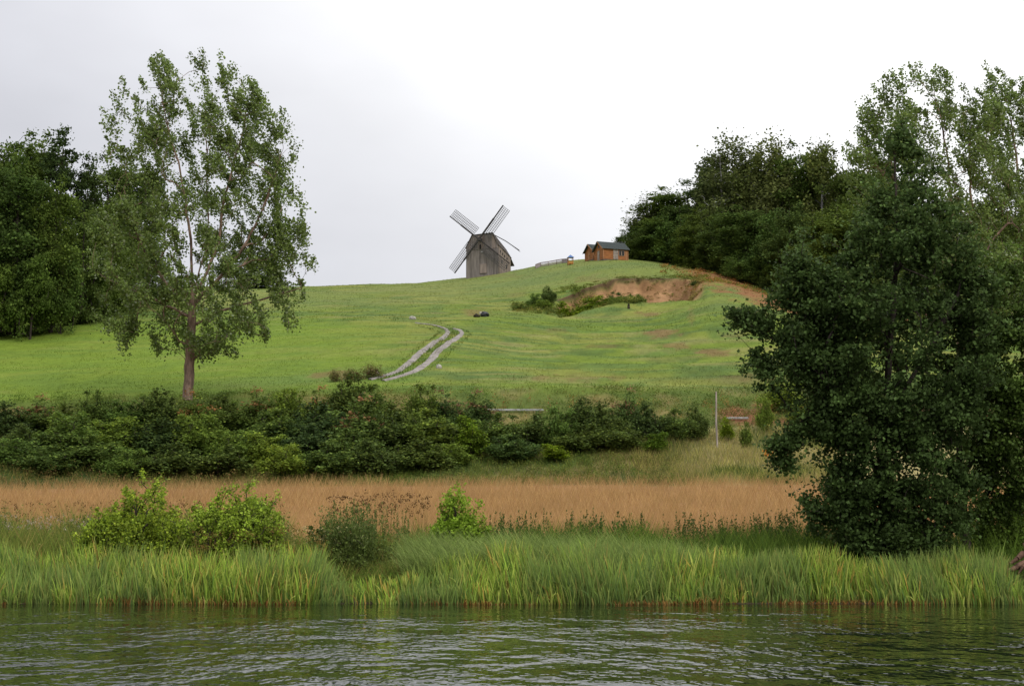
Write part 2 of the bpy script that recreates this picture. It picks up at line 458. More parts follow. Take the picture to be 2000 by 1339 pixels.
gust = N(t, 'ShaderNodeMapRange'); gust.inputs['From Min'].default_value = 0.32; gust.inputs['From Max'].default_value = 0.66
gust.inputs['To Min'].default_value = 0.34; gust.inputs['To Max'].default_value = 1.15
t.links.new(w3, gust.inputs[0])
sepw = N(t, 'ShaderNodeSeparateXYZ'); t.links.new(tcn.outputs['Object'], sepw.inputs[0])
lee = N(t, 'ShaderNodeMapRange'); lee.inputs['From Min'].default_value = 39; lee.inputs['From Max'].default_value = 30
lee.inputs['To Min'].default_value = 0.10; lee.inputs['To Max'].default_value = 1.0
t.links.new(sepw.outputs['Y'], lee.inputs[0])
w4 = wnoise(0.55, 0.42, 0.4, 2)
g2 = N(t, 'ShaderNodeMapRange'); g2.inputs['From Min'].default_value = 0.36; g2.inputs['From Max'].default_value = 0.64
g2.inputs['To Min'].default_value = 0.30; g2.inputs['To Max'].default_value = 1.55
t.links.new(w4, g2.inputs[0])
hh = tm('MULTIPLY', tm('MULTIPLY', g2.outputs[0], tm('MULTIPLY', tm('ADD', w1, tm('MULTIPLY', w2, 0.26)), gust.outputs[0])), lee.outputs[0])
bw = N(t, 'ShaderNodeBump'); bw.inputs['Strength'].default_value = 1.0; bw.inputs['Distance'].default_value = 0.16
t.links.new(hh, bw.inputs['Height']); t.links.new(bw.outputs[0], p.inputs['Normal'])
wx, wy = np.meshgrid(np.linspace(-400, 400, 60), np.linspace(-60, 39.35, 60), indexing='ij')
b0 = (np.arange(59)[:, None] * 60 + np.arange(59)[None, :]).ravel()
o = mesh_np('river_water', np.stack([wx.ravel(), wy.ravel(), np.zeros(3600)], 1), np.stack([b0, b0 + 60, b0 + 61, b0 + 1], 1), mw)
o['kind'] = 'structure'

# ------------------------------------------------------------------ leaves, blades and branches
def unit(v): return v / np.maximum(np.linalg.norm(v, axis=1, keepdims=True), 1e-9)
def leaves(C, size, col, r, aspect=0.75, up=0.5, axis_bias=None):
    n = len(C)
    nrm_ = unit(r.normal(size=(n, 3)) + np.array([0, 0, up]))
    a = r.normal(size=(n, 3))
    if axis_bias is not None: a = a + np.asarray(axis_bias)
    a = unit(a - nrm_ * (a * nrm_).sum(1, keepdims=True))
    b = np.cross(nrm_, a)
    s = (size * r.uniform(0.65, 1.3, n))[:, None]
    V = np.stack([C - a * s * .5, C + b * s * aspect * .5 + nrm_ * s * .08, C + a * s * .5, C - b * s * aspect * .5 + nrm_ * s * .08], 1).reshape(-1, 3)
    Fq = np.arange(4 * n).reshape(n, 4)
    return V, Fq, np.repeat(col, 4, axis=0)
WARM = np.array([1.22, 1.22, 0.72])
def leaf_colors(n, r, base, var=0.22, alts=()):
    c = np.tile(np.asarray(base, float)[None, :], (n, 1))
    for ac, pr in alts:
        k = r.random(n) < pr; c[k] = ac
    return c * WARM * (1 + r.normal(size=(n, 1)) * var).clip(0.4, 1.8)
def tubes(P0, P1, R0, R1, sides):
    n = len(P0); d = unit(P1 - P0)
    ref = np.where(np.abs(d[:, 2:3]) > 0.9, np.array([[1., 0, 0]]), np.array([[0., 0, 1]]))
    u = unit(np.cross(d, ref)); v = np.cross(d, u)
    an = np.linspace(0, 2 * np.pi, sides, endpoint=False)
    ring = u[:, None, :] * np.cos(an)[None, :, None] + v[:, None, :] * np.sin(an)[None, :, None]
    V = np.concatenate([P0[:, None, :] + ring * R0[:, None, None], P1[:, None, :] + ring * R1[:, None, None]], 1)   # n, 2s, 3
    k = np.arange(sides); k2 = (k + 1) % sides
    f = np.stack([k, k2, k2 + sides, k + sides], 1)
    Fq = (np.arange(n)[:, None, None] * 2 * sides + f[None]).reshape(-1, 4)
    return V.reshape(-1, 3), Fq
def grow(stems, targets, r, rad_tip, trunk_r, rise=0.5, step=0.6, expo=0.5):
    """stems: list of (polyline, radius scale); targets attach one by one to the nearest lower node."""
    P, par = [], []
    def add(p, q): P.append(np.asarray(p, float)); par.append(q); return len(P) - 1
    for poly in stems:
        poly = [np.asarray(p, float) for p in poly]
        last = -1
        if P:
            D = np.linalg.norm(np.array(P) - poly[0], axis=1); last = int(D.argmin())
        else: last = add(poly[0], -1)
        for a, b in zip(poly[:-1], poly[1:]):
            L = np.linalg.norm(b - a); k = max(1, int(L / step))
            for i in range(1, k + 1):
                w = r.normal(size=3) * 0.05 * step
                last = add(a + (b - a) * i / k + w, last)
    nstem = len(P)
    A = np.array(P)
    dist = np.array([np.linalg.norm(A - t_, axis=1).min() for t_ in targets])
    tips = []
    for ti in np.argsort(dist):
        t_ = targets[ti]; A = np.array(P)
        dv = t_ - A; h = np.hypot(dv[:, 0], dv[:, 1]); L = np.linalg.norm(dv, axis=1)
        cost = L + 1.2 * np.maximum(0, rise * h - dv[:, 2]) + 0.0
        q = int(cost.argmin()); L0 = L[q]
        if L0 < step * 0.5: tips.append((q, ti)); continue
        pd = A[q] - A[par[q]] if par[q] >= 0 else np.array([0, 0, 1.])
        pd = pd / max(np.linalg.norm(pd), 1e-6)
        c = A[q] + (pd * 0.25 + np.array([0, 0, 0.15])) * L0 + (t_ - A[q]) * 0.25
        k = max(2, int(L0 / step)); last = q
        for i in range(1, k + 1):
            s = i / k
            pt = (1 - s) ** 2 * A[q] + 2 * s * (1 - s) * c + s * s * t_
            last = add(pt + r.normal(size=3) * 0.05 * step * (i < k), last)
        tips.append((last, ti))
    P = np.array(P); par = np.array(par)
    cnt = np.zeros(len(P))
    for q, _ in tips: cnt[q] += 1
    for i in range(len(P) - 1, 0, -1): cnt[par[i]] += cnt[i]
    rad = rad_tip * np.maximum(cnt, 1) ** expo
    rad = rad * 1.0
    if rad[0] > 0:
        f = trunk_r / rad[0]
        rad = rad * np.interp(rad / rad[0], [0, 1], [1, f])
    ch = np.arange(1, len(P))
    return P, par, rad, ch, tips
def branch_mesh(P, par, rad, ch):
    r1 = rad[ch]; r0 = np.minimum(rad[par[ch]], r1 * 1.35 + 0.004)
    big = r1 > np.quantile(r1, 0.9)
    Vs, Fs, off = [], [], 0
    r0 = np.where(big, np.minimum(rad[par[ch]], r1 * 1.6), r0)
    for m_, s in ((big, 9), (~big, 4)):
        q0, q1 = P[par[ch[m_]]], P[ch[m_]]; ax_ = unit(q1 - q0); e_ = (r1[m_] * 0.35)[:, None] if s == 9 else 0.0
        V, Fq = tubes(q0 - ax_ * e_, q1 + ax_ * e_, r0[m_], r1[m_], s)
        Vs.append(V); Fs.append(Fq + off); off += len(V)
    return np.concatenate(Vs), np.concatenate(Fs)
def envelope_targets(env, n, r, depth=0.85, shell=0.5, mind=0.0, fill=None):
    """env rows (z, xl, xr) in local metres -> points inside the elliptical crown."""
    env = np.array(sorted(map(tuple, env))); zs = env[:, 0]
    out = []; tries = 0
    w = env[:, 2] - env[:, 1]
    zt = np.linspace(zs[0], zs[-1], 200); wt = np.interp(zt, zs, w) ** 1.25; cdf = np.cumsum(wt) / wt.sum()
    while len(out) < n and tries < n * 60:
        tries += 1
        z = np.interp(r.random(), cdf, zt)
        xl, xr = np.interp(z, zs, env[:, 1]), np.interp(z, zs, env[:, 2])
        a = r.random() * 2 * np.pi; q = r.random() ** (0.5 * (1 - shell) + 0.12)
        cx, rx = (xl + xr) / 2, (xr - xl) / 2
        p_ = np.array([cx + rx * q * math.cos(a), depth * rx * q * math.sin(a), z])
        if mind and out and (np.linalg.norm(np.array(out[-400:]) - p_, axis=1) < mind).any(): continue
        out.append(p_)
    return np.array(out)
def lobed_targets(env, nlobe, per, r, depth=0.85, lrad=0.8, mind=0.5, flat=0.75):
    env = np.array(sorted(map(tuple, env))); e2 = env.copy()
    mid = (env[:, 1] + env[:, 2]) / 2; hw = np.maximum((env[:, 2] - env[:, 1]) / 2 - lrad * 1.05, 0.1)
    e2[:, 1], e2[:, 2] = mid - hw, mid + hw
    e2[-1, 0] -= lrad * 1.1; e2[-2, 0] = min(e2[-2, 0], e2[-1, 0] - 0.05)
    Lc = envelope_targets(e2, nlobe, r, depth, 0.75, mind)
    out = []
    for c in Lc:
        q = unit(r.normal(size=(per, 3)) + np.array([0, 0, 0.35])) * (r.random((per, 1)) ** 0.35) * lrad * r.uniform(0.6, 1.25)
        out.append(c + q * np.array([1, 1, flat]))
    return np.concatenate(out)
def env_px(rows_, Y, bx, bz):
    """(row, left column, right column) measured at distance Y -> local metres about the base"""
    return [(float(zat(py, Y)) - bz, xat(l, py, Y) - bx, xat(r_, py, Y) - bx) for py, l, r_ in rows_]
def tri_prune(n): return n

def plume(T, r, nleaf, rad, dirv, length, flat=1.0):
    """leaf positions: a tuft about each target drawn out along dirv"""
    n = len(T)
    k = np.repeat(np.arange(n), nleaf)
    s = r.random(len(k))
    wd = rad * (1 - 0.55 * s)[:, None] * r.normal(size=(len(k), 3)) * np.array([1, 1, flat])
    dv = np.asarray(dirv, float)[None, :] + r.normal(size=(n, 3))[k] * 0.25
    rs = r.uniform(0.6, 1.35, n)[k][:, None]
    return T[k] + (wd + dv * ((s - 0.25) * length)[:, None]) * rs, k

# ------------------------------------------------------------------ the tall poplars
def build_poplar(name, label, seed, bx, Y, base_py, env_rows, stems_px, nclus, nleaf, group=None):
    r = np.random.default_rng(seed)
    bz = gz(bx, Y) - 0.15
    root = empty(name, (bx, Y, bz)); tag(root, label, 'tree', group)
    env = env_px(env_rows, Y, bx, bz)
    T = np.concatenate([lobed_targets(env, nclus // 9, 5, r, 0.62, 0.9, 0.75, 1.0), envelope_targets(env, nclus // 2, r, .6, .45, .3)])
    stems = []
    for pl, dy in stems_px:
        stems.append([(xat(px, py, Y) - bx, dy * i / max(1, len(pl) - 1), max(0.0, float(zat(py, Y)) - bz)) for i, (px, py) in enumerate(pl)])
    P, par, rad, ch, tips = grow(stems, T, r, 0.010, 0.38, 0.75, 0.6, 0.49)
    V, Fq = branch_mesh(P, par, rad, ch)
    mesh_np('trunk', V, Fq, M['pale_bark'], parent=root, smooth=True)
    C, k = plume(T, r, nleaf, 0.27, (-0.40, 0, 0.80), 1.7)
    col = leaf_colors(len(C), r, (0.135, 0.190, 0.078), 0.16, (((0.165, 0.22, 0.09), 0.25), ((0.23, 0.27, 0.26), 0.12)))
    cl = r.uniform(0.8, 1.2, len(T))[k][:, None]
    V, Fq, c = leaves(C, 0.19, col * cl, r, 0.85, 0.2)
    mesh_np('crown', V, Fq, M['leaf'], c, parent=root)
    return root
PY_ = 105.0
build_poplar('poplar_tree', 'tall windblown poplar with pale forked trunk, standing alone left of the windmill above the hedge', 5,
    xat(366, 772, PY_), PY_, 772,
    [(136, 290, 475), (155, 246, 505), (175, 236, 525), (205, 222, 540), (250, 212, 566), (300, 206, 590), (340, 232, 588), (390, 212, 596),
     (440, 192, 628), (480, 180, 626), (530, 178, 608), (580, 182, 604), (620, 192, 590), (655, 205, 545), (685, 225, 480), (700, 330, 430)],
    [([(366, 778), (371, 700), (375, 620), (378, 560), (374, 470), (366, 400), (352, 320), (330, 250), (318, 180), (305, 150)], -0.8),
     ([(377, 570), (392, 520), (406, 470), (404, 390), (403, 300), (398, 220), (402, 160), (404, 140)], 0.6),
     ([(377, 580), (402, 530), (425, 470), (434, 390), (452, 320), (470, 250), (478, 190), (462, 140)], 1.4),
     ([(378, 590), (420, 555), (470, 500), (510, 430), (540, 360), (560, 300)], -1.5),
     ([(375, 600), (330, 560), (285, 500), (250, 430), (235, 360)], 1.0),
     ([(374, 620), (310, 590), (240, 560), (200, 540)], -1.0),
     ([(374, 640), (430, 605), (500, 585), (580, 560)], 0.8)],
    730, 112)
build_poplar('poplar_tree', 'windblown poplar with two pale stems rising behind the big dark tree at the right edge', 6,
    xat(1880, 760, 104), 104, 760,
    [(150, 1775, 1860), (175, 1725, 1915), (205, 1688, 1960), (250, 1665, 1985), (300, 1652, 2000), (350, 1655, 2010), (400, 1660, 2020), (460, 1680, 2030), (540, 1700, 2040), (640, 1720, 2040)],
    [([(1880, 768), (1878, 640), (1868, 520), (1858, 400), (1850, 300), (1835, 220), (1815, 160)], 0.0),
     ([(1880, 640), (1890, 520), (1900, 400), (1898, 300), (1905, 220), (1900, 170)], 1.0),
     ([(1876, 600), (1930, 480), (1985, 410), (2030, 380)], -0.8),
     ([(1870, 540), (1800, 430), (1730, 340), (1690, 270)], 1.0)],
    560, 100)
build_poplar('poplar_tree', 'windblown poplar cut off by the right border, behind the big dark tree', 8,
    xat(2010, 770, 110), 110, 770,
    [(150, 1935, 1975), (180, 1925, 2030), (230, 1915, 2080), (300, 1905, 2110), (400, 1900, 2130), (520, 1900, 2130), (640, 1910, 2120)],
    [([(2010, 775), (2008, 600), (1998, 450), (1985, 300), (1965, 180)], 0.0),
     ([(2008, 620), (2040, 480), (2060, 340), (2050, 220)], 1.0),
     ([(2005, 560), (1960, 440), (1930, 340)], -1.0)],
    420, 110)

# ------------------------------------------------------------------ the big alder on the bank and its neighbour
def build_alder(name, label, seed, bx, Y, env_rows, stems_px, nclus, nleaf, base, lsize=0.115, rad=0.24, trunk_r=0.2, extra=(), group=None, depth=0.8):
    r = np.random.default_rng(seed)
    bz = gz(bx, Y) - 0.1
    root = empty(name, (bx, Y, bz)); tag(root, label, 'tree', group)
    T = np.concatenate([lobed_targets(env_px(env_rows, Y, bx, bz), nclus // 9, 8, r, depth, 0.66, 0.38), envelope_targets(env_px(env_rows, Y, bx, bz), nclus // 7, r, depth * .8, 0.0, 0.16)])
    for (px, py, dy, n, s) in extra:
        c = np.array([xat(px, py, Y) - bx, dy, float(zat(py, Y)) - bz])
        T = np.concatenate([T, c + r.normal(size=(n, 3)) * s])
    T = T[T[:, 2] > 0.3]
    stems = [[(xat(px, py, Y) - bx, dy * i / max(1, len(pl) - 1), max(0.0, float(zat(py, Y)) - bz)) for i, (px, py) in enumerate(pl)] for pl, dy in stems_px]
    P, par, rd, ch, tips = grow(stems, T, r, 0.007, trunk_r, 0.45, 0.35, 0.5)
    V, Fq = branch_mesh(P, par, rd, ch)
    mesh_np('trunk', V, Fq, M['dark_bark'], parent=root, smooth=True)
    C, k = plume(T, r, nleaf, rad, (0.0, 0, 0.25), 0.55, 0.62)
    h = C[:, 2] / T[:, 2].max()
    col = leaf_colors(len(C), r, base, 0.25, ((tuple(1.35 * x for x in base), 0.25),))
    col = col * r.uniform(0.72, 1.3, len(T))[k][:, None]
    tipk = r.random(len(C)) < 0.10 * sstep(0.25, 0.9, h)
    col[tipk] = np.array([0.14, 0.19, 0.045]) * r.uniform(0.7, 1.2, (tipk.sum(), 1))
    V, Fq, c = leaves(C, lsize, col, r, 0.82, 0.8)
    mesh_np('crown', V, Fq, M['leaf'], c, parent=root)
    return root
AY = 44.0
build_alder('alder_tree', 'big dark green alder leaning over the reeds on the right bank, filling the right side', 21,
    xat(1735, 1095, AY), AY,
    [(305, 1705, 1800), (330, 1695, 1840), (365, 1676, 1872), (410, 1640, 1900), (470, 1618, 1930), (520, 1592, 1950), (560, 1572, 1960), (610, 1522, 1975),
     (650, 1492, 1985), (700, 1500, 1985), (745, 1512, 1975), (780, 1556, 1960), (830, 1560, 1950), (880, 1560, 1945), (940, 1575, 1930), (1000, 1582, 1900), (1050, 1605, 1860), (1085, 1645, 1820)],
    [([(1735, 1098), (1728, 1000), (1722, 900), (1728, 800), (1738, 680), (1748, 560), (1752, 440), (1748, 330), (1745, 285)], 0.0),
     ([(1726, 960), (1680, 860), (1610, 760), (1540, 690)], -1.2),
     ([(1724, 860), (1665, 740), (1600, 640), (1560, 560)], 1.0),
     ([(1726, 820), (1800, 700), (1850, 600), (1880, 500)], -1.0),
     ([(1724, 900), (1800, 830), (1880, 780), (1950, 720)], 1.2),
     ([(1726, 790), (1640, 790), (1570, 820), (1530, 870), (1524, 905)], -0.5),
     ([(1728, 980), (1650, 960), (1600, 930)], 0.8)],
    1200, 72, (0.058, 0.094, 0.040), lsize=0.12,
    extra=((1565, 530, -0.4, 26, 0.30), (1545, 575, -0.3, 26, 0.32), (1600, 570, 0.4, 20, 0.35), (1458, 625, 0.3, 16, 0.2), (1495, 640, 0, 20, 0.28), (1525, 880, -0.5, 14, 0.16), (1545, 850, -0.5, 14, 0.18),
           (1528, 905, -0.5, 8, 0.1), (1760, 285, 0, 26, 0.3), (1500, 720, 0.2, 24, 0.3), (1590, 1000, -0.3, 18, 0.25), (1740, 1080, -0.9, 24, 0.35), (1650, 1010, -0.6, 34, .4), (1590, 610, -.5, 34, .4), (1610, 690, -.6, 34, .42), (1555, 665, -.3, 30, .38), (1570, 735, -.3, 30, .36), (1630, 770, -.5, 34, .42), (1600, 820, -.4, 28, .36), (1640, 560, -.5, 30, .4), (1660, 640, -.9, 34, .42), (1680, 480, -.7, 26, .38), (1700, 950, -1.0, 34, .4), (1790, 960, -1.0, 34, .4), (1840, 1010, -0.6, 34, .4), (1740, 1020, -1.1, 34, .4), (1640, 930, -.4, 24, .35), (1860, 930, -.4, 24, .35), (1780, 870, -1.2, 30, .4), (1680, 860, -1.2, 30, .4), (1790, 1060, -0.6, 26, 0.4), (1690, 1085, -0.8, 18, 0.3)))
build_alder('alder_tree', 'smaller alder with brown lower trunk standing between the big alder and the right border', 22,
    xat(1888, 1085, 45.5), 45.5,
    [(470, 1930, 1990), (540, 1890, 2050), (620, 1860, 2090), (720, 1840, 2110), (820, 1850, 2110), (900, 1850, 2090), (980, 1850, 2060), (1020, 1870, 1990)],
    [([(1888, 1092), (1882, 1000), (1872, 900), (1880, 790), (1910, 660), (1945, 520)], 0.0),
     ([(1878, 930), (1940, 840), (2010, 760), (2060, 700)], 1.0),
     ([(1874, 900), (1860, 800), (1870, 700)], -1.0)],
    600, 78, (0.068, 0.108, 0.034), trunk_r=0.16)

# ------------------------------------------------------------------ far woods: prototypes about 20 m tall
MEAS = {}
def build_far(name, mat_b, env, n, nleaf, rad, dirv, length, base, alts, lsize, seed, depth=0.95, stems=None, flat=0.8, trunk_r=0.3, up=0.6, lobed=True):
    r = np.random.default_rng(seed)
    root = empty(name, (0, 0, 0))
    T = np.concatenate([lobed_targets(env, n // 8, 7, r, depth, 1.35, 1.0), envelope_targets(env, n // 6, r, depth, 0.2, 0.4)]) if lobed else envelope_targets(env, n, r, depth, 0.5, 0.4)
    stems = stems or [[(0, 0, 0), (0.2, 0.1, 6), (-0.1, 0, 12), (0.1, 0, env[-1][0] - 0.8)]]
    P, par, rd, ch, tips = grow(stems, T, r, 0.02, trunk_r, 0.5, 1.0, 0.5)
    V, Fq = branch_mesh(P, par, rd, ch)
    mesh_np('trunk', V, Fq, mat_b, parent=root)
    C, k = plume(T, r, nleaf, rad, dirv, length, flat)
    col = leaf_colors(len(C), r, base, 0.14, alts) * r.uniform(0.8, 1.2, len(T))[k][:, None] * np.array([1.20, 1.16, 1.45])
    V, Fq, c = leaves(C, lsize, col, r, 0.8, up)
    mesh_np('crown', V, Fq, M['far_leaf'], c, parent=root)
    MEAS[seed] = (float(np.quantile(V[:, 2], 0.998)), float(np.quantile(V[:, 0], .985) - np.quantile(V[:, 0], .015)))
    return root
E_BROAD = [(0.2, -3.6, 3.6), (4, -5.0, 4.8), (8, -5.6, 5.4), (12, -5.2, 5.2), (16, -3.8, 4.0), (18.5, -3.0, 2.8), (20, -1.8, 1.8)]
E_TALL = [(0.2, -3.0, 3.0), (5, -3.6, 3.4), (10, -3.9, 3.7), (14, -3.6, 3.4), (17.5, -2.8, 2.8), (20, -1.4, 1.6)]
E_BIRCH = [(3.5, -2.4, 2.2), (7, -3.4, 3.4), (11, -3.6, 3.8), (15, -3.2, 3.0), (18, -2.8, 2.8), (20, -1.8, 1.6)]
E_CONE = [(1.5, -4.4, 4.4), (5, -4.2, 4.2), (9, -3.5, 3.5), (13, -2.6, 2.6), (17, -1.4, 1.4), (20, -0.2, 0.2)]
dk = (0.024, 0.042, 0.016)
FP = {
 'broad': build_far('broadleaf_tree', M['dark_bark'], E_BROAD, 260, 84, 0.62, (0, 0, 0.2), 0.9, (0.050, 0.078, 0.024), (((0.08, 0.115, 0.032), .25),), 0.31, 31),
 'broad2': build_far('broadleaf_tree', M['dark_bark'], [(z, a * 1.1, b * 0.9) for z, a, b in E_TALL], 230, 84, 0.6, (0, 0, 0.3), 1.3, (0.056, 0.090, 0.026), (((0.085, 0.125, 0.034), .25),), 0.30, 32),
 'birch': build_far('birch_tree', M['birch_bark'], E_BIRCH, 190, 62, 0.5, (0.1, 0, -0.8), 2.2, (0.062, 0.084, 0.042), (((0.10, 0.125, 0.065), .25),), 0.30, 33, trunk_r=0.2,
                    stems=[[(0, 0, 0), (0.3, 0.1, 6), (0.1, 0, 12), (0.5, 0, 19.5)], [(0.2, 0, 5), (-1.0, 0.4, 10), (-1.3, 0.2, 17)]], flat=1.4, up=0.1),
 'birch2': build_far('birch_tree', M['birch_bark'], [(z, a * .85, b * 1.15) for z, a, b in E_BIRCH], 170, 62, 0.5, (-0.1, 0, -0.7), 2.0, (0.058, 0.082, 0.036), (((0.095, 0.12, 0.055), .25),), 0.32, 34, trunk_r=0.2, flat=1.4, up=0.1),
 'conifer': build_far('larch_tree', M['dark_bark'], E_CONE, 240, 50, 0.40, (0, 0, 0.5), 1.0, (0.040, 0.062, 0.022), (((0.05, 0.075, 0.028), .15),), 0.30, 35, flat=0.5, lobed=False),
 'young': build_far('broadleaf_tree', M['dark_bark'], [(z * .5, a * .7, b * .7) for z, a, b in E_BROAD], 100, 74, 0.5, (0, 0, 0.3), 1.1, (0.055, 0.090, 0.022), (((0.085, 0.13, 0.032), .25),), 0.29, 36,
                    stems=[[(0, 0, 0), (0.1, 0, 4), (0, 0, 9.4)]], trunk_r=0.12),
}
SD = {'broad': 31, 'broad2': 32, 'birch': 33, 'birch2': 34, 'conifer': 35, 'young': 36}
PH = {k: MEAS[v][0] for k, v in SD.items()}
NAT = {k: MEAS[v][1] / 1.15 for k, v in SD.items()}
used = set()
def far_tree(kind, px, top, Y, label, group, wpx=None, sink=0.3):
    x = xat(px, top + 150, Y); z0 = gz(x, Y) - sink
    H_ = float(zat(top, Y)) - z0
    if kind in used: o = copy_tree(FP[kind])
    else: o = FP[kind]; used.add(kind)
    o.location = (x, Y, z0); s = H_ / PH[kind]
    sw = s if wpx is None else (wpx / F * Y) / NAT[kind]
    q = random.random()
    o.scale = (sw, sw, s); o.rotation_euler = (0, 0, q * 6.28)
    tag(o, label, 'tree', group)
    return o
random.seed(4)
GR = 'trees of the dark wood right of the cabins'
GL = 'trees of the wood at the left edge'
R_TREES = [
 ('birch', 1268, 392, 272, 80, 'birch at the left front corner of the right-hand wood, just behind the cabins'),
 ('broad2', 1305, 372, 268, 90, 'round dark tree second from the left end of the right-hand wood'),
 ('broad', 1345, 350, 262, 110, 'dark tree on the rising left shoulder of the right-hand wood'),
 ('birch2', 1392, 300, 256, 80, 'weeping birch where the right-hand wood steps up to full height'),
 ('birch', 1432, 268, 250, 92, 'tallest pale-stemmed birch at the left of the high part of the right-hand wood'),
 ('birch2', 1478, 290, 246, 84, 'drooping grey-green birch in a slight dip of the right-hand skyline'),
 ('birch', 1520, 268, 242, 90, 'tall weeping birch at the middle of the right-hand skyline'),
 ('broad2', 1566, 276, 240, 90, 'dark dense tree with a tufted top right of the middle birches'),
 ('birch2', 1608, 282, 236, 88, 'weeping birch left of the big alder crown on the skyline'),
 ('broad', 1650, 305, 232, 110, 'dark tree showing at the edge of the big alder crown'),
 ('broad2', 1700, 300, 232, 100, 'dark tree behind the top of the big alder'),
 ('broad', 1238, 438, 268, 62, 'low dark round tree at the far left foot of the right-hand wood'),
]
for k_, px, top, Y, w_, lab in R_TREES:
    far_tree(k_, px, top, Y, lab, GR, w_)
R_FRONT = [(1256, 452, 258, 56), (1290, 430, 256, 70), (1330, 415, 250, 80), (1372, 405, 244, 84), (1416, 412, 236, 84), (1458, 400, 230, 90), (1500, 418, 224, 90),
           (1545, 400, 218, 96), (1592, 415, 214, 96), (1640, 400, 212, 96), (1690, 420, 210, 100), (1745, 420, 210, 100)]
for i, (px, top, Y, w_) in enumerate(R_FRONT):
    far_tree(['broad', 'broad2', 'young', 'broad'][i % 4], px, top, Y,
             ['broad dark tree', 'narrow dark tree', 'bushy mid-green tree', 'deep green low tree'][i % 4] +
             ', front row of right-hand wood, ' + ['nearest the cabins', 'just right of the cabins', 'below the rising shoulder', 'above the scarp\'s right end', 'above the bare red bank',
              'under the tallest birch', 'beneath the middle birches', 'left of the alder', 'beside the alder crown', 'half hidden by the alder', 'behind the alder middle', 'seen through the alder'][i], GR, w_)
for i, (px, top, Y) in enumerate([(1290, 425, 284), (1350, 400, 280), (1410, 345, 275), (1465, 330, 270), (1530, 325, 265), (1590, 330, 262), (1660, 340, 258), (1740, 350, 256), (1820, 380, 250), (1900, 400, 246), (1990, 420, 240)]):
    far_tree('broad2' if i % 2 else 'broad', px, top, Y, 'dark back-row tree of right-hand wood, ' + ['behind the cabins end', 'behind the rising shoulder', 'behind the wood\'s step up', 'behind the tallest birch', 'behind the middle birches', 'behind the tufted tree', 'behind the alder\'s left side', 'behind the alder top', 'behind the alder\'s right side', 'behind the right poplars', 'at the right border'][i], GR, 110)
for i, (px, top, Y, w_) in enumerate([(1240, 478, 262, 44), (1275, 470, 256, 56), (1310, 470, 250, 60), (1350, 476, 246, 60), (1390, 480, 240, 60), (1425, 488, 234, 60), (1446, 505, 222, 60), (1460, 492, 228, 64), (1500, 505, 222, 66), (1540, 515, 218, 66), (1580, 530, 214, 70), (1620, 535, 212, 70)]):
    far_tree('young', px, top, Y, 'low dark tree at the foot of the right-hand wood, ' + ['touching the cabins', 'just right of the cabins', 'above the scarp middle', 'above the scarp right half', 'above the scarp right end', 'where the bare bank starts', 'near the bare bank start', 'at the bare bank', 'lower on the bare bank', 'at the bare bank foot', 'left of the alder crown', 'inside the alder outline'][i], GR, w_)
for i, (px, top, Y) in enumerate([(1800, 470, 205), (1870, 490, 200), (1945, 500, 196), (2020, 480, 190)]):
    far_tree('broad2' if i % 2 else 'broad', px, top, Y, 'dark tree seen through gaps behind the alders, ' + ['leftmost of four', 'second from left', 'third from left', 'at the right border'][i], 'trees behind the alders', 120)
L_TREES = [
 ('broad', -15, 285, 188, 120, 'dark tree cut off by the left border, back row'),
 ('broad2', 30, 262, 190, 95, 'rounded tree top second from the left border on the skyline'),
 ('broad2', 75, 268, 186, 90, 'dark tree left of the larch on the left skyline'),
 ('conifer', 118, 250, 182, 120, 'dark feathery larch forming the highest top of the left wood'),
 ('conifer', 168, 302, 184, 84, 'smaller larch sloping down right of the tall one'),
 ('broad', 208, 290, 188, 116, 'dark tree at the right end of the left wood, beside the lone poplar'),
 ('broad2', 256, 318, 196, 110, 'dark tree seen through the left side of the lone poplar'),
 ('broad', -25, 330, 166, 110, 'mid-green tree at the left border, front row'),
 ('broad2', 32, 318, 163, 105, 'tall light green tree with rounded lobes at the front of the left wood'),
 ('broad2', 105, 352, 164, 74, 'narrow columnar green tree in the front of the left wood'),
 ('broad', 160, 405, 172, 90, 'dark low tree below the larches'),
 ('broad2', 208, 395, 180, 84, 'dark tree with its foot in shade left of the lone poplar'),
 ('young', -10, 480, 160, 84, 'rounded dark bush-like tree at the foot of the wood by the left border'),
 ('young', 60, 500, 160, 84, 'low leafy tree at the foot of the light green tree'),
 ('young', 118, 505, 163, 70, 'low leafy tree at the foot of the columnar tree'),
 ('young', 172, 510, 176, 66, 'small dark tree in the shaded corner of the left wood'),
 ('young', 214, 500, 184, 66, 'small dark tree at the right foot of the left wood'),
 ('broad', 275, 470, 205, 90, 'rounded tree on the slope behind the lower left of the lone poplar'),
 ('broad', 486, 492, 262, 110, 'rounded grey-green tree on the skyline behind the right side of the lone poplar'),
]
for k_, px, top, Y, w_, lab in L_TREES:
    far_tree(k_, px, top, Y, lab, GL, w_)

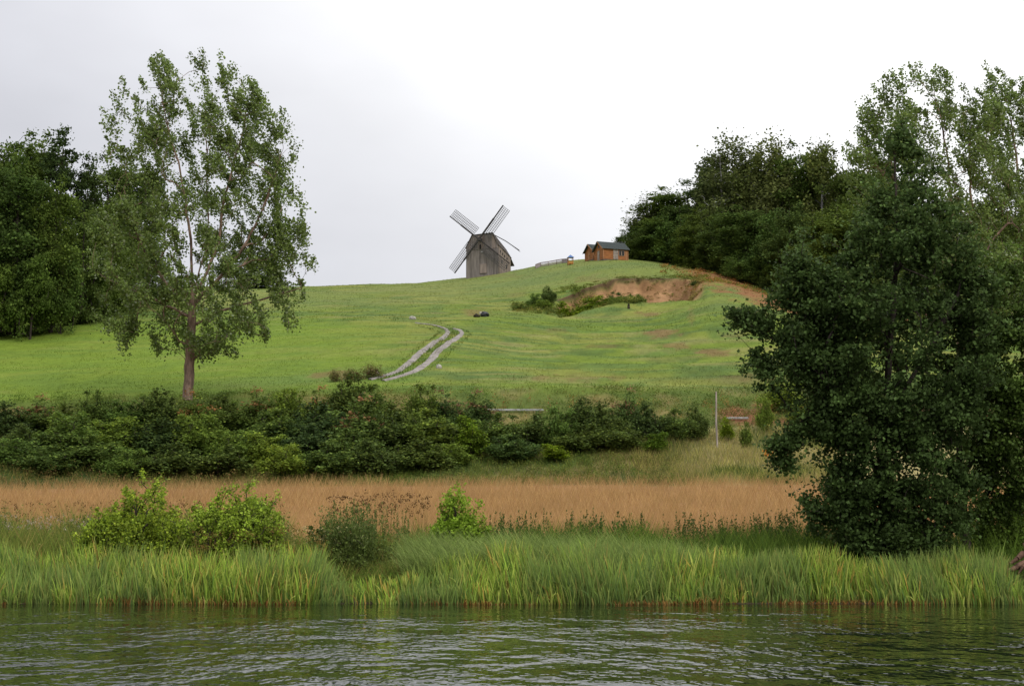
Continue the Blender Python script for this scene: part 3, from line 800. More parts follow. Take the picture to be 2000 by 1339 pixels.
# ------------------------------------------------------------------ hedge of bushes along the foot of the hill
def build_bush(name, w, h, n, nleaf, base, alts, lsize, seed, tips=None, rad=0.25, depth=0.8, spiky=0.4, up=0.5, stem_mat='dark_bark', plum=(0, 0, 0.6)):
    r = np.random.default_rng(seed)
    root = empty(name, (0, 0, 0))
    nb_ = 9; per = max(3, n // nb_); pts = []
    for q in range(nb_):
        an = q * 2.4 + r.random(); rr_ = (q / nb_) ** 0.5 * 0.33 * w
        hz = h * r.uniform(0.5, 0.78) * (1 - 0.35 * (rr_ / (0.35 * w)) ** 2)
        cc = np.array([math.cos(an) * rr_, depth * math.sin(an) * rr_, hz * 0.62])
        d_ = unit(r.normal(size=(per, 3))) * (r.random((per, 1)) ** 0.4)
        pts.append(cc + d_ * np.array([0.21 * w, 0.21 * w * depth, hz * 0.52]))
    T = np.concatenate(pts); n = len(T)
    T[:, 2] = np.maximum(T[:, 2], 0.06 * h) + (r.random(n) < spiky) * (T[:, 2] > 0.5 * h) * r.random(n) * 0.22 * h
    T[:, 2] *= h / T[:, 2].max()
    P, par, rd, ch, _ = grow([[(0, 0, 0), (0.02, 0, 0.2 * h), (-0.05, 0, 0.75 * h)], [(0, 0, 0.02), (w * .2, 0, 0.3 * h), (w * .25, .1, .6 * h)], [(0, 0, 0.02), (-w * .2, 0.1, 0.3 * h), (-w * .26, 0, .6 * h)]],
                             T, r, 0.007 * max(1, h / 2), 0.05 * h / 2.5, 0.9, h / 8, 0.45)
    V, Fq = branch_mesh(P, par, rd, ch)
    mesh_np('stems', V, Fq, M[stem_mat], parent=root, smooth=True)
    C, k = plume(T, r, nleaf, rad, plum, rad * 3)
    C[:, 2] = np.maximum(C[:, 2], 0.03)
    col = leaf_colors(len(C), r, base, 0.25, alts) * r.uniform(0.7, 1.35, n)[k][:, None]
    if tips is not None:
        tk = (T[:, 2] > np.quantile(T[:, 2], 0.62)) & (r.random(n) < 0.38)
        m_ = tk[k] & (r.random(len(k)) < 0.75) & (C[:, 2] > T[k][:, 2])
        col[m_] = np.asarray(tips) * r.uniform(0.6, 1.2, (m_.sum(), 1))
    V, Fq, c = leaves(C, lsize, col, r, 0.75, up)
    mesh_np('foliage', V, Fq, M['bush_leaf'] if name == 'hedge_bush' else M['leaf'], c, parent=root)
    return root
HB = {
 'dark': build_bush('hedge_bush', 4.2, 4.0, 140, 62, (0.064, 0.098, 0.044), (((0.11, 0.15, 0.058), .25),), 0.19, 51),
 'dark2': build_bush('hedge_bush', 4.0, 4.0, 140, 62, (0.078, 0.122, 0.048), (((0.13, 0.18, 0.06), .25),), 0.17, 52),
 'tip': build_bush('hedge_bush', 4.0, 4.0, 140, 62, (0.075, 0.115, 0.046), (((0.12, 0.17, 0.06), .25),), 0.18, 53, tips=(0.34, 0.19, 0.09), spiky=0.4),
 'mid': build_bush('hedge_bush', 4.4, 4.0, 140, 62, (0.12, 0.18, 0.055), (((0.17, 0.23, 0.06), .25),), 0.16, 54),
 'yellow': build_bush('hedge_bush', 3.0, 4.0, 80, 75, (0.105, 0.165, 0.024), (((0.15, 0.20, 0.03), .25),), 0.17, 55),
}
hused = set()
def place_bush(kind, px, top, Y, wpx, label, group, cat='bush'):
    x = xat(px, 860, Y); z0 = gz(x, Y) - 0.1
    h = float(zat(top, Y)) - z0
    if kind in hused: o = copy_tree(HB[kind])
    else: o = HB[kind]; hused.add(kind)
    nat = {'dark': 4.2, 'dark2': 4.0, 'tip': 4.0, 'mid': 4.4, 'yellow': 3.0}[kind]
    sw = 1.3 * (wpx / F * Y) / nat
    o.location = (x, Y, z0); o.scale = (sw, sw, h / 4.1); o.rotation_euler = (0, 0, random.choice((-1, 1)) * random.uniform(0.1, 3.0))
    tag(o, label, cat, group)
    return o
GH = 'bushes of the hedge at the foot of the hill'
KD = {'dark': 'deep green hedge bush', 'dark2': 'dark green hedge bush', 'tip': 'dark hedge bush with orange-red young shoots', 'mid': 'mid-green leafy hedge bush', 'yellow': 'yellow-green bush'}
HEDGE = [  # kind, px, top row, Y, width px, where
 ('dark', 15, 790, 102, 90, 'at the left border, back row'), ('tip', 70, 778, 103, 100, 'second from the left border, back row'), ('dark', 130, 792, 102, 90, 'left of a small dark spire, back row'),
 ('dark2', 186, 764, 103, 60, 'rising as a small dark spire, left of the poplar trunk'), ('mid', 240, 785, 103, 110, 'back row, well left of the poplar trunk'),
 ('dark', 305, 765, 103, 90, 'directly left of the poplar trunk'), ('tip', 385, 772, 102, 90, 'covering the foot of the poplar trunk'), ('dark', 440, 775, 103, 90, 'just right of the poplar trunk'),
 ('tip', 500, 768, 103, 100, 'back row, right of the poplar trunk'), ('mid', 560, 765, 103, 90, 'back row, two bushes right of the poplar trunk'), ('tip', 615, 762, 103, 90, 'left of the tall dark clump'),
 ('dark', 678, 738, 103, 90, 'tallest of all, right below the dirt track start'), ('dark2', 725, 752, 103, 90, 'right beside the tallest dark bush'), ('dark', 775, 790, 101, 90, 'in the dip right of the tallest bush'),
 ('dark2', 820, 752, 103, 70, 'narrow peaked bush below the track'), ('tip', 872, 768, 103, 90, 'with red tips, below and right of the track'), ('tip', 925, 770, 102, 90, 'densest with red tips, left of the pale kerb'),
 ('dark', 60, 830, 98, 120, 'lower row near the left border'), ('mid', 140, 812, 98, 140, 'lower row, left quarter of the picture'), ('mid', 230, 820, 97, 140, 'lower row, above the left river willow'),
 ('dark', 315, 825, 97, 130, 'lower row, below the poplar trunk'), ('mid', 395, 815, 97, 130, 'lower row, right under the poplar foot'), ('mid', 470, 845, 95, 130, 'front row, above the right river willow'),
 ('dark2', 545, 800, 98, 130, 'lower row, midway to the tall clump'), ('dark', 620, 790, 98, 140, 'front of the tall clump, left side'), ('tip', 690, 785, 98, 130, 'front of the tall clump, centre'),
 ('dark', 760, 810, 98, 130, 'front of the tall clump, right side'), ('dark2', 835, 800, 98, 130, 'lower row under the narrow peaked bush'), ('yellow', 918, 815, 96, 66, 'bright sapling in the middle of the hedge'),
 ('dark', 895, 835, 97.5, 110, 'behind the bright sapling'), ('dark2', 975, 808, 98.5, 90, 'just under the left end of the pale kerb'), ('dark', 1035, 812, 98.5, 90, 'under the pale kerb'), ('mid', 1090, 800, 98, 80, 'at the right end of the pale kerb'),
 ('dark', 1130, 782, 100, 80, 'dark bush right of the pale kerb'), ('dark', 1180, 790, 99, 80, 'dark bush, second right of the pale kerb'), ('tip', 1225, 765, 101, 66, 'tall and thin, in the right half'),
 ('dark', 1270, 790, 99, 80, 'dark bush left of the last pair before the post'), ('dark2', 1318, 800, 98.5, 70, 'next to last before the wooden post'), ('dark', 1362, 795, 99, 56, 'nearest the wooden post, left side'),
 ('dark', 430, 872, 91.6, 120, 'front row at the field edge, right willow side'), ('dark', 340, 868, 91.8, 120, 'front row at the field edge, between the willows'), ('mid', 560, 872, 91.4, 110, 'front row at the field edge'),
 ('dark2', 640, 864, 91.5, 120, 'front row at the field edge under the tall clump'), ('dark', 730, 862, 91.8, 110, 'front row at the field edge, right part'), ('mid', 250, 878, 91.3, 110, 'front row behind the left willow'),
 ('dark2', 100, 872, 92.2, 120, 'front row near the left border'), ('yellow', 1085, 868, 95, 60, 'low bright bush at the verge'), ('yellow', 1280, 845, 96, 56, 'low bright bush left of the post'),
 ('dark2', 175, 850, 94, 130, 'middle row at the left, above the field edge'), ('mid', 30, 860, 94.5, 110, 'middle row touching the left border'), ('mid', 510, 850, 94, 120, 'middle row, above the right river willow'),
 ('dark', 820, 862, 93, 120, 'front row, right end of the dark mass'), ('dark2', 690, 840, 94.5, 130, 'middle row under the tall clump'), ('dark', 590, 832, 95, 130, 'middle row, left foot of the tall clump'), ('mid', 880, 870, 94, 90, 'low at the foot of the bright sapling'),
 ('dark2', 1000, 850, 95.5, 110, 'low row under the pale kerb'), ('dark', 1150, 830, 96.5, 110, 'low row right of the low bright bush'), ('dark', 1215, 820, 97, 90, 'low row under the tall thin bush'),
 ('mid', 1495, 782, 101, 36, 'small round bush right of the post'), ('dark2', 1457, 825, 97, 26, 'thin dark sapling right of the post'), ('mid', 1530, 752, 106, 90, 'leafy bush at the edge of the alder, above the post'), ('yellow', 1420, 815, 99, 26, 'small pale bush touching the post'),
 ('mid', 1580, 790, 103, 80, 'behind the left fringe of the alder'), ('dark2', 1650, 800, 102, 100, 'hidden mostly by the alder')]
for k_, px, top, Y, w_, wh in HEDGE:
    place_bush(k_, px, top, Y, w_, KD[k_] + ' ' + wh, GH)
# scrub in and around the scarp
for k_, px, top, Y, w_, wh in [
 ('dark', 1073, 558, 203, 40, 'dark bush at the left end of the earth scarp'), ('mid', 1045, 576, 199, 44, 'loose scrub left of the earth scarp'), ('dark2', 1018, 594, 195, 34, 'small dark bush at the lower left tail of the scrub'),
 ('mid', 1062, 588, 197, 56, 'low olive scrub below the left end of the scarp'), ('yellow', 1098, 592, 197, 44, 'low scrub under the first bare earth tongue'), ('dark', 1132, 560, 203, 44, 'dark bush against the bare earth, left part of the scarp'),
 ('mid', 1165, 562, 204, 60, 'green bush in the middle hollow of the scarp'), ('mid', 1200, 545, 210, 44, 'bush climbing the earth face under the lip'), ('yellow', 1150, 578, 200, 70, 'yellow-green scrub on the scarp floor'),
 ('dark2', 1207, 572, 202, 44, 'dark round bush right of the middle of the scarp floor'), ('yellow', 1182, 582, 199, 50, 'pale scrub at the scarp foot'), ('mid', 1240, 578, 202, 60, 'sparse scrub on the right scarp floor'),
 ('yellow', 1222, 560, 206, 50, 'pale scrub on the earth face right of the climbing bush'), ('dark2', 1360, 548, 208, 24, 'dark bush at the right end of the scarp')]:
    x = xat(px, 600, Y)
    o = copy_tree(HB[k_]); nat = {'dark': 4.2, 'dark2': 4.0, 'tip': 4.0, 'mid': 4.4, 'yellow': 3.0}[k_]
    z0 = gz(x, Y) - 0.1; h = max(0.7, float(zat(top, Y)) - z0); h = min(h, 0.75 * w_ / F * Y + 0.4)
    sw = 1.15 * (w_ / F * Y) / nat
    o.location = (x, Y, z0); o.scale = (sw, sw, h / 4.1); o.rotation_euler = (0, 0, random.uniform(0, 6))
    tag(o, wh, 'bush', 'scrub round the earth scarp')

# ------------------------------------------------------------------ willows and herbs on the river bank
def put(root, px, Y, label, cat, group=None, rz=0.0, sink=0.05):
    x = xat(px, 1080, Y); root.location = (x, Y, gz(x, Y) - sink); root.rotation_euler = (0, 0, rz); tag(root, label, cat, group)
wb = dict(lsize=0.085, rad=0.10, up=0.7)
put(build_bush('willow_bush', 4.6, 3.05, 780, 46, (0.21, 0.28, 0.045), (((0.28, 0.34, 0.055), .25), ((0.11, 0.16, 0.035), .2)), seed=61, spiky=0.25, plum=(0, 0, 0.9), **wb), 268, 43.4,
    'bright green willow bush with tall loose shoots, left one of the pair behind the reeds', 'bush', 'willow bushes on the bank', 0.4)
put(build_bush('willow_bush', 4.5, 2.85, 1000, 42, (0.22, 0.30, 0.048), (((0.28, 0.36, 0.08), .25), ((0.11, 0.16, 0.035), .2)), seed=62, spiky=0.04, plum=(0.25, 0, 0.6), **wb), 455, 43.2,
    'bright rounded willow bush, right and denser of the pair behind the reeds', 'bush', 'willow bushes on the bank', 1.0)
put(build_bush('willow_bush', 2.3, 2.45, 420, 46, (0.19, 0.29, 0.045), (((0.24, 0.33, 0.06), .25),), seed=63, spiky=0.4, **wb), 892, 44.6,
    'small bright green bush in front of the grain, right of the reed gap', 'bush', None, 0.2)
put(build_bush('bank_bush', 4.2, 1.45, 380, 50, (0.090, 0.120, 0.042), (((0.07, 0.10, 0.035), .3),), seed=64, spiky=0.2, **wb), 660, 43.6,
    'dull dark green herb mound between the willow pair and the gap in the reeds', 'bush', None, 0.2)
put(build_bush('bank_bush', 2.6, 1.6, 160, 50, (0.045, 0.072, 0.024), (((0.05, 0.09, 0.03), .3),), seed=65, spiky=0.2, **wb), 1800, 42.6,
    'low dark bush under the big alder just behind the reeds', 'bush', None, 0.2)
put(build_bush('bank_bush', 3.6, 2.0, 260, 50, (0.10, 0.155, 0.04), (((0.08, 0.13, 0.03), .3),), seed=66, spiky=0.2, **wb), 1960, 46.0,
    'green bush behind the fallen log at the right border', 'bush', None, 0.2)
put(build_bush('bank_bush', 3.4, 3.4, 230, 50, (0.095, 0.15, 0.035), (((0.08, 0.13, 0.03), .3),), seed=67, spiky=0.2, **wb), 2010, 50.0,
    'taller green bush filling the gap at the right border below the alders', 'bush', None, 0.9)

def blades(x, y, h, w, r, lean=(0.15, 0.0), curve=0.35, segs=3, col=None, tipcol=None, basecol=None, basefrac=0.0, z=None, sink=0.05, wind=0.0):
    n = len(x); z0 = (ground_z(x, y) if z is None else z) - sink
    a = r.random(n) * 2 * np.pi
    dx = np.cos(a) * lean[0] + wind + r.normal(size=n) * 0.03; dy = np.sin(a) * lean[0] * 0.6 + lean[1]
    fa = r.random(n) * np.pi
    wx_, wy_ = np.cos(fa), np.sin(fa) * 0.6
    cv = curve * r.uniform(0.3, 1.6, n)
    Vs, Cs = [], []
    for i in range(segs + 1):
        s = i / segs
        ox = h * (dx * s + np.sign(dx) * cv * s ** 3 * 0.5); oy = h * (dy * s)
        oz = h * (s - cv * 0.45 * s ** 3)
        ww = w * 0.5 * (1 - 0.15 * s) if i < segs else w * 0.06
        if i == 0: ww = w * 0.4
        L = np.stack([x + ox - wx_ * ww, y + oy - wy_ * ww, z0 + oz], 1); Rr = np.stack([x + ox + wx_ * ww, y + oy + wy_ * ww, z0 + oz], 1)
        c = col
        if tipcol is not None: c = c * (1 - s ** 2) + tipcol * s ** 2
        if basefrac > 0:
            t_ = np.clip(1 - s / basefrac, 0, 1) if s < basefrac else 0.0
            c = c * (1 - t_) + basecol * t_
        Vs += [L, Rr]; Cs += [c, c]
    V = np.stack(Vs, 1); C = np.stack(Cs, 1); k = 2 * (segs + 1)
    f = np.array([[2 * i, 2 * i + 1, 2 * i + 3, 2 * i + 2] for i in range(segs)])
    Fq = (np.arange(n)[:, None, None] * k + f[None]).reshape(-1, 4)
    return V.reshape(-1, 3), Fq, C.reshape(-1, 3)
def stuff(name, parts, mat, label=None, cat=None):
    Vs, Fs, Cs, off = [], [], [], 0
    for V, Fq, C in parts:
        Vs.append(V); Fs.append(Fq + off); Cs.append(C); off += len(V)
    o = mesh_np(name, np.concatenate(Vs), np.concatenate(Fs), mat, np.concatenate(Cs))
    tag(o, label, cat, None, 'stuff')
    return o
def px_area(n, pl, pr, y0, y1, r, edge=8):
    y = y0 + (y1 - y0) * r.random(n); px = pl + (pr - pl) * r.random(n)
    return (px - 1000) / F * y, y, px
def vary(n, r, base, alts=(), v=0.2): return leaf_colors(n, r, base, v, alts)

def reed_zone(n, pl, pr, y0, y1, r, hmul=1.0):
    x, y, px = px_area(n, pl, pr, y0, y1, r)
    m_ = fbm(x * 0.9, y * 0.9, 91, 3); keep = r.random(n) < 0.25 + 1.5 * m_
    x, y, px, m_ = x[keep], y[keep], px[keep], m_[keep]; n = len(x)
    big = fbm(x * 0.35, y * 0.3, 93, 2)
    h = (0.50 + 0.85 * m_ + 0.65 * big) * (0.45 + 0.8 * r.random(n) ** 0.8) * hmul
    h = np.clip(h * np.interp(y, [39.2, 40.0], [0.75, 1.0]), 0.2, 2.3)
    h = h * (0.45 + 0.55 * sstep(0, 1, np.minimum((pr - px) / 55.0, np.where(pl > 0, (px - pl) / 55.0, 1)))) if pr - pl > 120 else h
    hue = fbm(x * 0.8, y * 0.8, 99, 3)
    col = mixc(vary(n, r, (0.185, 0.270, 0.060), (((0.075, 0.145, 0.045), .26), ((0.30, 0.33, 0.12), .28), ((0.34, 0.22, 0.09), .07)), 0.32), (0.13, 0.205, 0.065), 0.6 * sstep(0.45, 0.65, hue))
    lean_x = (fbm(x * 0.55, y * 0.5, 88, 2) - 0.5) * 0.26 - 0.02
    low = vary(n, r, (0.10, 0.17, 0.055), (((0.26, 0.14, 0.06), .3),))
    y = y - 0.55 * (fbm(x * 0.45, x * 0, 161, 3) - 0.5) * (1 - sstep(40.2, 41.2, y))
    crv = np.where(r.random(n) < 0.22, 0.75, 0.13)
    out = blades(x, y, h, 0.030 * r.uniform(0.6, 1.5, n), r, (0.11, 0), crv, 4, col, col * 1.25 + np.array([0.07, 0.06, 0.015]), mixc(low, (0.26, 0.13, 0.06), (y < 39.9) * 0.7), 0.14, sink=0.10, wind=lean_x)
    return out
def stubs(n, pl, pr, r, y0=39.12, y1=39.5):
    x, y, px = px_area(n, pl, pr, y0, y1, r); m_ = fbm(x * 1.3, y, 92, 2); y = y - 0.55 * (fbm(x * 0.45, x * 0, 161, 3) - 0.5)
    kk = r.random(n) < sstep(0.3, 0.6, fbm(x * .6, y * 0, 165, 2)); x, y, m_ = x[kk], y[kk], m_[kk]; n = len(x)
    return blades(x, y, (0.03 + 0.42 * m_ ** 1.5) * r.uniform(0.3, 1.3, n), 0.03, r, (0.3, 0), 0.6, 2, vary(n, r, (0.28, 0.15, 0.07), (((0.34, 0.26, 0.15), .3), ((0.16, 0.07, 0.03), .4))), z=np.zeros(n), sink=0.03)
r = np.random.default_rng(71)
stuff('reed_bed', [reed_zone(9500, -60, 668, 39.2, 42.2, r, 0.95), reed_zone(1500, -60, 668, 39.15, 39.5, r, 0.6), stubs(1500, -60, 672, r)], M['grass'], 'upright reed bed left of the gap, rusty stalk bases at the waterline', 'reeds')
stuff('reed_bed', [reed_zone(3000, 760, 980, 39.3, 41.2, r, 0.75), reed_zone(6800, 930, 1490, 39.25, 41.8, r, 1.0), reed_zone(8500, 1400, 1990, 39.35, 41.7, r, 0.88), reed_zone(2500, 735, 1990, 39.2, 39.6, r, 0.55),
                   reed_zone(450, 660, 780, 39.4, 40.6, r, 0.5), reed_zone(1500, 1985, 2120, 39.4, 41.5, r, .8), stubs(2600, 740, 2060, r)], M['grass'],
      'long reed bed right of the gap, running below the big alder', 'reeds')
# fine silvery sedge bending over behind the right reeds
x, y, px = px_area(13000, 790, 1420, 41.0, 44.0, r)
kp = r.random(len(x)) < np.interp(px, [790, 830, 1330, 1420], [0.3, 1, 1, 0.2]); x, y, px = x[kp], y[kp], px[kp]; n = len(x)
h = np.interp(px, [790, 850, 1100, 1420], [1.55, 1.75, 1.8, 1.1]) * r.uniform(0.75, 1.08, n) * (0.8 + 0.35 * fbm(x * 1.1, y * 1.1, 97, 2))
col = vary(n, r, (0.175, 0.235, 0.090), (((0.23, 0.28, 0.13), .35), ((0.10, 0.15, 0.05), .25)))
stuff('sedge_clump', [blades(x, y, h, 0.014, r, (0.14, 0), 0.75, 4, col, col * 1.25 + 0.02, wind=-0.10)], M['grass'], 'fine silvery green sedge with bent tips behind the right reeds', 'sedge')
# tall herbs and grasses between the reeds and the grain
def herb(n, pl, pr, y0, y1, hh_, cols, w=0.04, curve=0.3, lean=0.2, segs=2, v=0.25, nz_=1.5):
    x, y, px = px_area(n, pl, pr, y0, y1, r)
    m_ = fbm(x * 0.7, y * 0.7, 101, 3)
    h = (hh_(px) if callable(hh_) else hh_) * r.uniform(0.5, 1.1, n) * (1 - nz_ * 0.35 + nz_ * 0.7 * m_)
    return blades(x, y, h, w, r, (lean, 0), curve, segs, vary(n, r, *cols, v=v))
G1 = ((0.135, 0.180, 0.055), (((0.19, 0.22, 0.07), .3), ((0.27, 0.22, 0.11), .2)))
G2 = ((0.080, 0.130, 0.038), (((0.09, 0.15, 0.04), .3),))
def weeds(n, pl, pr, y0, y1, rad, hgt, nl, ls, base, alts, sd=141, follow=0.0, thr=0.35, up=1.1, fade=0.0):
    """low leafy clumps"""
    x, y, px = px_area(n, pl, pr, y0, y1, r); m_ = fbm(x / (6 * rad), y / (6 * rad), sd, 3); k0 = (m_ > thr - 0.15 * r.random(n)) & ((r.random(n) < (px - pl) / fade) if fade else True)
    x, y, px, m_ = x[k0], y[k0], px[k0], m_[k0]; n = len(x); z = ground_z(x, y)
    cc = vary(n, r, base, alts, 0.2)
    if follow: cc = cc * (1 - follow) + ground_color(x, y, z) * follow
    k = np.repeat(np.arange(n), nl); d = unit(r.normal(size=(len(k), 3))) * r.random((len(k), 1)) ** 0.4; d[:, 2] = np.abs(d[:, 2])
    hh_ = (hgt * (0.4 + 1.2 * m_) * r.uniform(0.5, 1.3, n))[k]
    C = np.stack([x[k] + d[:, 0] * rad, y[k] + d[:, 1] * rad, z[k] + d[:, 2] * hh_], 1)
    col = cc[k] * (1 + r.normal(size=(len(k), 1)) * 0.12).clip(.5, 1.6)
    return leaves(C, ls, col, r, 0.55, up, axis_bias=(0, 0, 0.3))
stuff('bank_herbs', [
    herb(9500, -60, 560, 42.3, 47.8, 1.75, G1, 0.02), herb(6000, 540, 820, 41.5, 47, 1.0, G1, 0.02), herb(9000, 800, 1620, 43.5, 48.7, 1.3, ((0.105, 0.165, 0.040), (((0.14, 0.20, 0.05), .3), ((0.06, 0.11, 0.03), .25))), 0.02),
    herb(2500, 640, 800, 40.4, 42.6, 0.4, G1, 0.02), herb(5000, 1380, 2120, 42, 49, 1.1, G2, 0.02), herb(2500, 1850, 2150, 43, 50, 1.3, ((0.12, 0.19, 0.04), ()), 0.02),
    weeds(900, -60, 560, 43, 47.8, 0.22, 1.5, 34, 0.075, (0.13, 0.17, 0.055), (((0.20, 0.18, 0.10), .3),)),
    weeds(900, 540, 1620, 43.5, 48.5, 0.22, 0.95, 34, 0.075, (0.095, 0.150, 0.042), (((0.14, 0.20, 0.05), .3), ((0.06, 0.10, 0.035), .3))),
    weeds(260, 560, 800, 40.8, 43.5, 0.2, 0.45, 30, 0.075, (0.09, 0.15, 0.035), ()),
    weeds(500, 1380, 2120, 42, 49, 0.25, 0.85, 34, 0.08, (0.06, 0.105, 0.03), (((0.11, 0.17, 0.04), .3),))], M['grass'],
    'mixed tall herbs and grass between the reeds and the grain field', 'herbs')
# upright nettle-like spikes standing out against the grain
def spikes(n, pl, pr, y0, y1, h0, h1, base, leafn=26, ls=0.085, vv=0.0):
    x, y, px = px_area(3 * n, pl, pr, y0, y1, r); kq = fbm(x * .8, y * .3, 151, 2) > .40 + .18 * r.random(len(x)); x, y, px = x[kq], y[kq], px[kq]; n = len(x)
    z = ground_z(x, y); h = h0 + (h1 - h0) * r.random(n) ** 1.6
    k = np.repeat(np.arange(n), leafn); s = r.random(len(k)) ** 0.7
    C = np.stack([x[k] + r.normal(size=len(k)) * 0.045 * (1.15 - s) + 0.1 * s * h[k] * np.sin(k * 1.7) * 0.6, y[k] + r.normal(size=len(k)) * 0.045, z[k] + h[k] * (0.2 + 0.8 * s)], 1)
    col = leaf_colors(len(k), r, base, 0.25)
    return leaves(C, ls, col, r, 0.4, 0.2, axis_bias=(0, 0, 1.2)), (x, y, z, h)
sp, _ = spikes(300, 930, 1590, 45.5, 48.6, 1.0, 1.65, (0.055, 0.090, 0.030))
sp2, _ = spikes(150, 540, 800, 42.8, 46.4, 1.0, 2.0, (0.105, 0.140, 0.055), leafn=20)
sp4, _ = spikes(190, 580, 735, 42.8, 46.0, 1.1, 2.1, (0.090, 0.125, 0.048), leafn=22)
sp3, _ = spikes(240, -60, 560, 44.5, 48, 1.1, 1.8, (0.10, 0.135, 0.05))
stuff('nettle_spikes', [sp, sp2, sp3, sp4], M['leaf'], 'dark upright nettle stems standing out against the grain field', 'nettles')
# brown seed heads and pale pink flowers
def heads(n, pl, pr, y0, y1, h0, h1, headc, stemc, hs=0.075, hn=14, spread=0.05):
    x, y, px = px_area(n, pl, pr, y0, y1, r); z = ground_z(x, y); h = r.uniform(h0, h1, n)
    st = blades(x, y, h, 0.012, r, (0.04, 0), 0.05, 2, vary(n, r, stemc), z=z, sink=0)
    k = np.repeat(np.arange(n), hn)
    C = np.stack([x[k] + r.normal(size=len(k)) * spread, y[k] + r.normal(size=len(k)) * spread, z[k] + h[k] - 0.02 + r.normal(size=len(k)) * spread * 0.9], 1)
    V, Fq, c = leaves(C, hs, leaf_colors(len(k), r, headc, 0.3), r, 0.7, 0.3)
    return [st, (V, Fq, c)]
stuff('dock_seed_heads', heads(110, 640, 840, 45, 47.5, 1.5, 2.15, (0.10, 0.055, 0.035), (0.14, 0.13, 0.05), 0.055, 12, 0.045) + heads(150, -60, 560, 45.5, 48.5, 1.4, 1.95, (0.11, 0.06, 0.04), (0.14, 0.13, 0.05), 0.05, 9, 0.045)
      + heads(110, 380, 640, 41.6, 42.4, 1.0, 1.75, (0.19, 0.13, 0.06), (0.2, 0.17, 0.07), 0.05, 12, 0.06), M['grass'],
      'brown dock seed heads standing above the bank herbs', 'seed heads')
stuff('pink_flowers', heads(60, 10, 200, 43.8, 45.5, 1.3, 1.6, (0.38, 0.31, 0.42), (0.1, 0.13, 0.05), 0.04, 10, 0.04) + heads(60, 560, 720, 42.8, 43.5, 0.9, 1.6, (0.38, 0.34, 0.26), (0.1, 0.13, 0.05), 0.035, 6, 0.03), M['grass'],
      'pale pinkish flower heads among the herbs at the left', 'flowers')
# ------------------------------------------------------------------ the grain field
def grain(n, y0, y1, w, hs):
    y = np.sqrt(r.random(n) * (y1 ** 2 - y0 ** 2) + y0 ** 2); px = -120 + 2250 * r.random(n); x = (px - 1000) / F * y
    m_ = fbm(x / 6, y / 4, 111, 3)
    h = (0.78 + 0.22 * m_) * r.uniform(0.72, 1.1, n)
    col = vary(n, r, (0.335, 0.218, 0.148), (((0.42, 0.28, 0.20), .25), ((0.26, 0.145, 0.10), .2)), 0.14) * (0.86 + 0.28 * fbm(x / 3, y / 2, 113, 3))[:, None]
    return blades(x, y, h, w, r, (0.14, 0), 0.5, hs, col, col * 1.12, wind=0.03)
stuff('grain_crop', [grain(62000, 50, 66, 0.016, 1), grain(62000, 66, 88.5, 0.028, 1)], M['straw'], 'ripe reddish-tan grain crop', 'grain')
# verge beyond the field, embankment
def verge(n, pl, pr, y0, y1, hh_, cols, w, seed=121):
    x, y, px = px_area(n, pl, pr, y0, y1, r); z = ground_z(x, y)
    c = ground_color(x, y, z) * r.uniform(0.75, 1.35, (n, 1))
    alt = vary(n, r, *cols); k = r.random(n) < 0.45; c[k] = alt[k]
    h = hh_ * r.uniform(0.4, 1.2, n) * (0.5 + fbm(x / 2.2, y / 2.2, seed, 3))
    return blades(x, y, h, w, r, (0.2, 0), 0.35, 1, c, z=z)
stuff('verge_grass', [
    verge(15000, 700, 1640, 88, 98, 0.55, ((0.17, 0.20, 0.05), (((0.30, 0.25, 0.11), .25), ((0.09, 0.15, 0.04), .3))), 0.04),
    verge(8000, -60, 700, 88, 96, 0.7, ((0.17, 0.17, 0.06), (((0.27, 0.19, 0.10), .4), ((0.09, 0.14, 0.04), .3))), 0.04),
    verge(15000, 1240, 1640, 88, 101, 0.75, ((0.42, 0.36, 0.18), (((0.20, 0.22, 0.07), .35),)), 0.035),
    verge(9000, -60, 1700, 98, 113, 0.35, ((0.12, 0.18, 0.045), (((0.20, 0.20, 0.06), .3), ((0.28, 0.16, 0.08), .06))), 0.05),
    weeds(700, 700, 1330, 88, 98, 0.4, 0.55, 36, 0.12, (0.12, 0.17, 0.042), (((0.18, 0.20, 0.06), .3), ((0.07, 0.12, 0.035), .3)), follow=0.3),
    weeds(500, -60, 700, 88.5, 94, 0.4, 0.7, 30, 0.12, (0.13, 0.14, 0.05), (((0.22, 0.15, 0.09), .35),)),
    weeds(1500, -60, 1720, 99, 112.5, 0.7, 0.6, 34, 0.14, (0.095, 0.155, 0.036), (((0.14, 0.20, 0.05), .3), ((0.08, 0.125, 0.04), .2), ((0.19, 0.18, 0.06), .15)), follow=0.45),
    weeds(170, 520, 1640, 100, 109, 0.3, 1.1, 22, 0.13, (0.28, 0.15, 0.08), (((0.22, 0.20, 0.08), .5),), thr=0.3)], M['grass'],
    'rough uncut grass and weeds on the verge and bank behind the grain', 'grass')
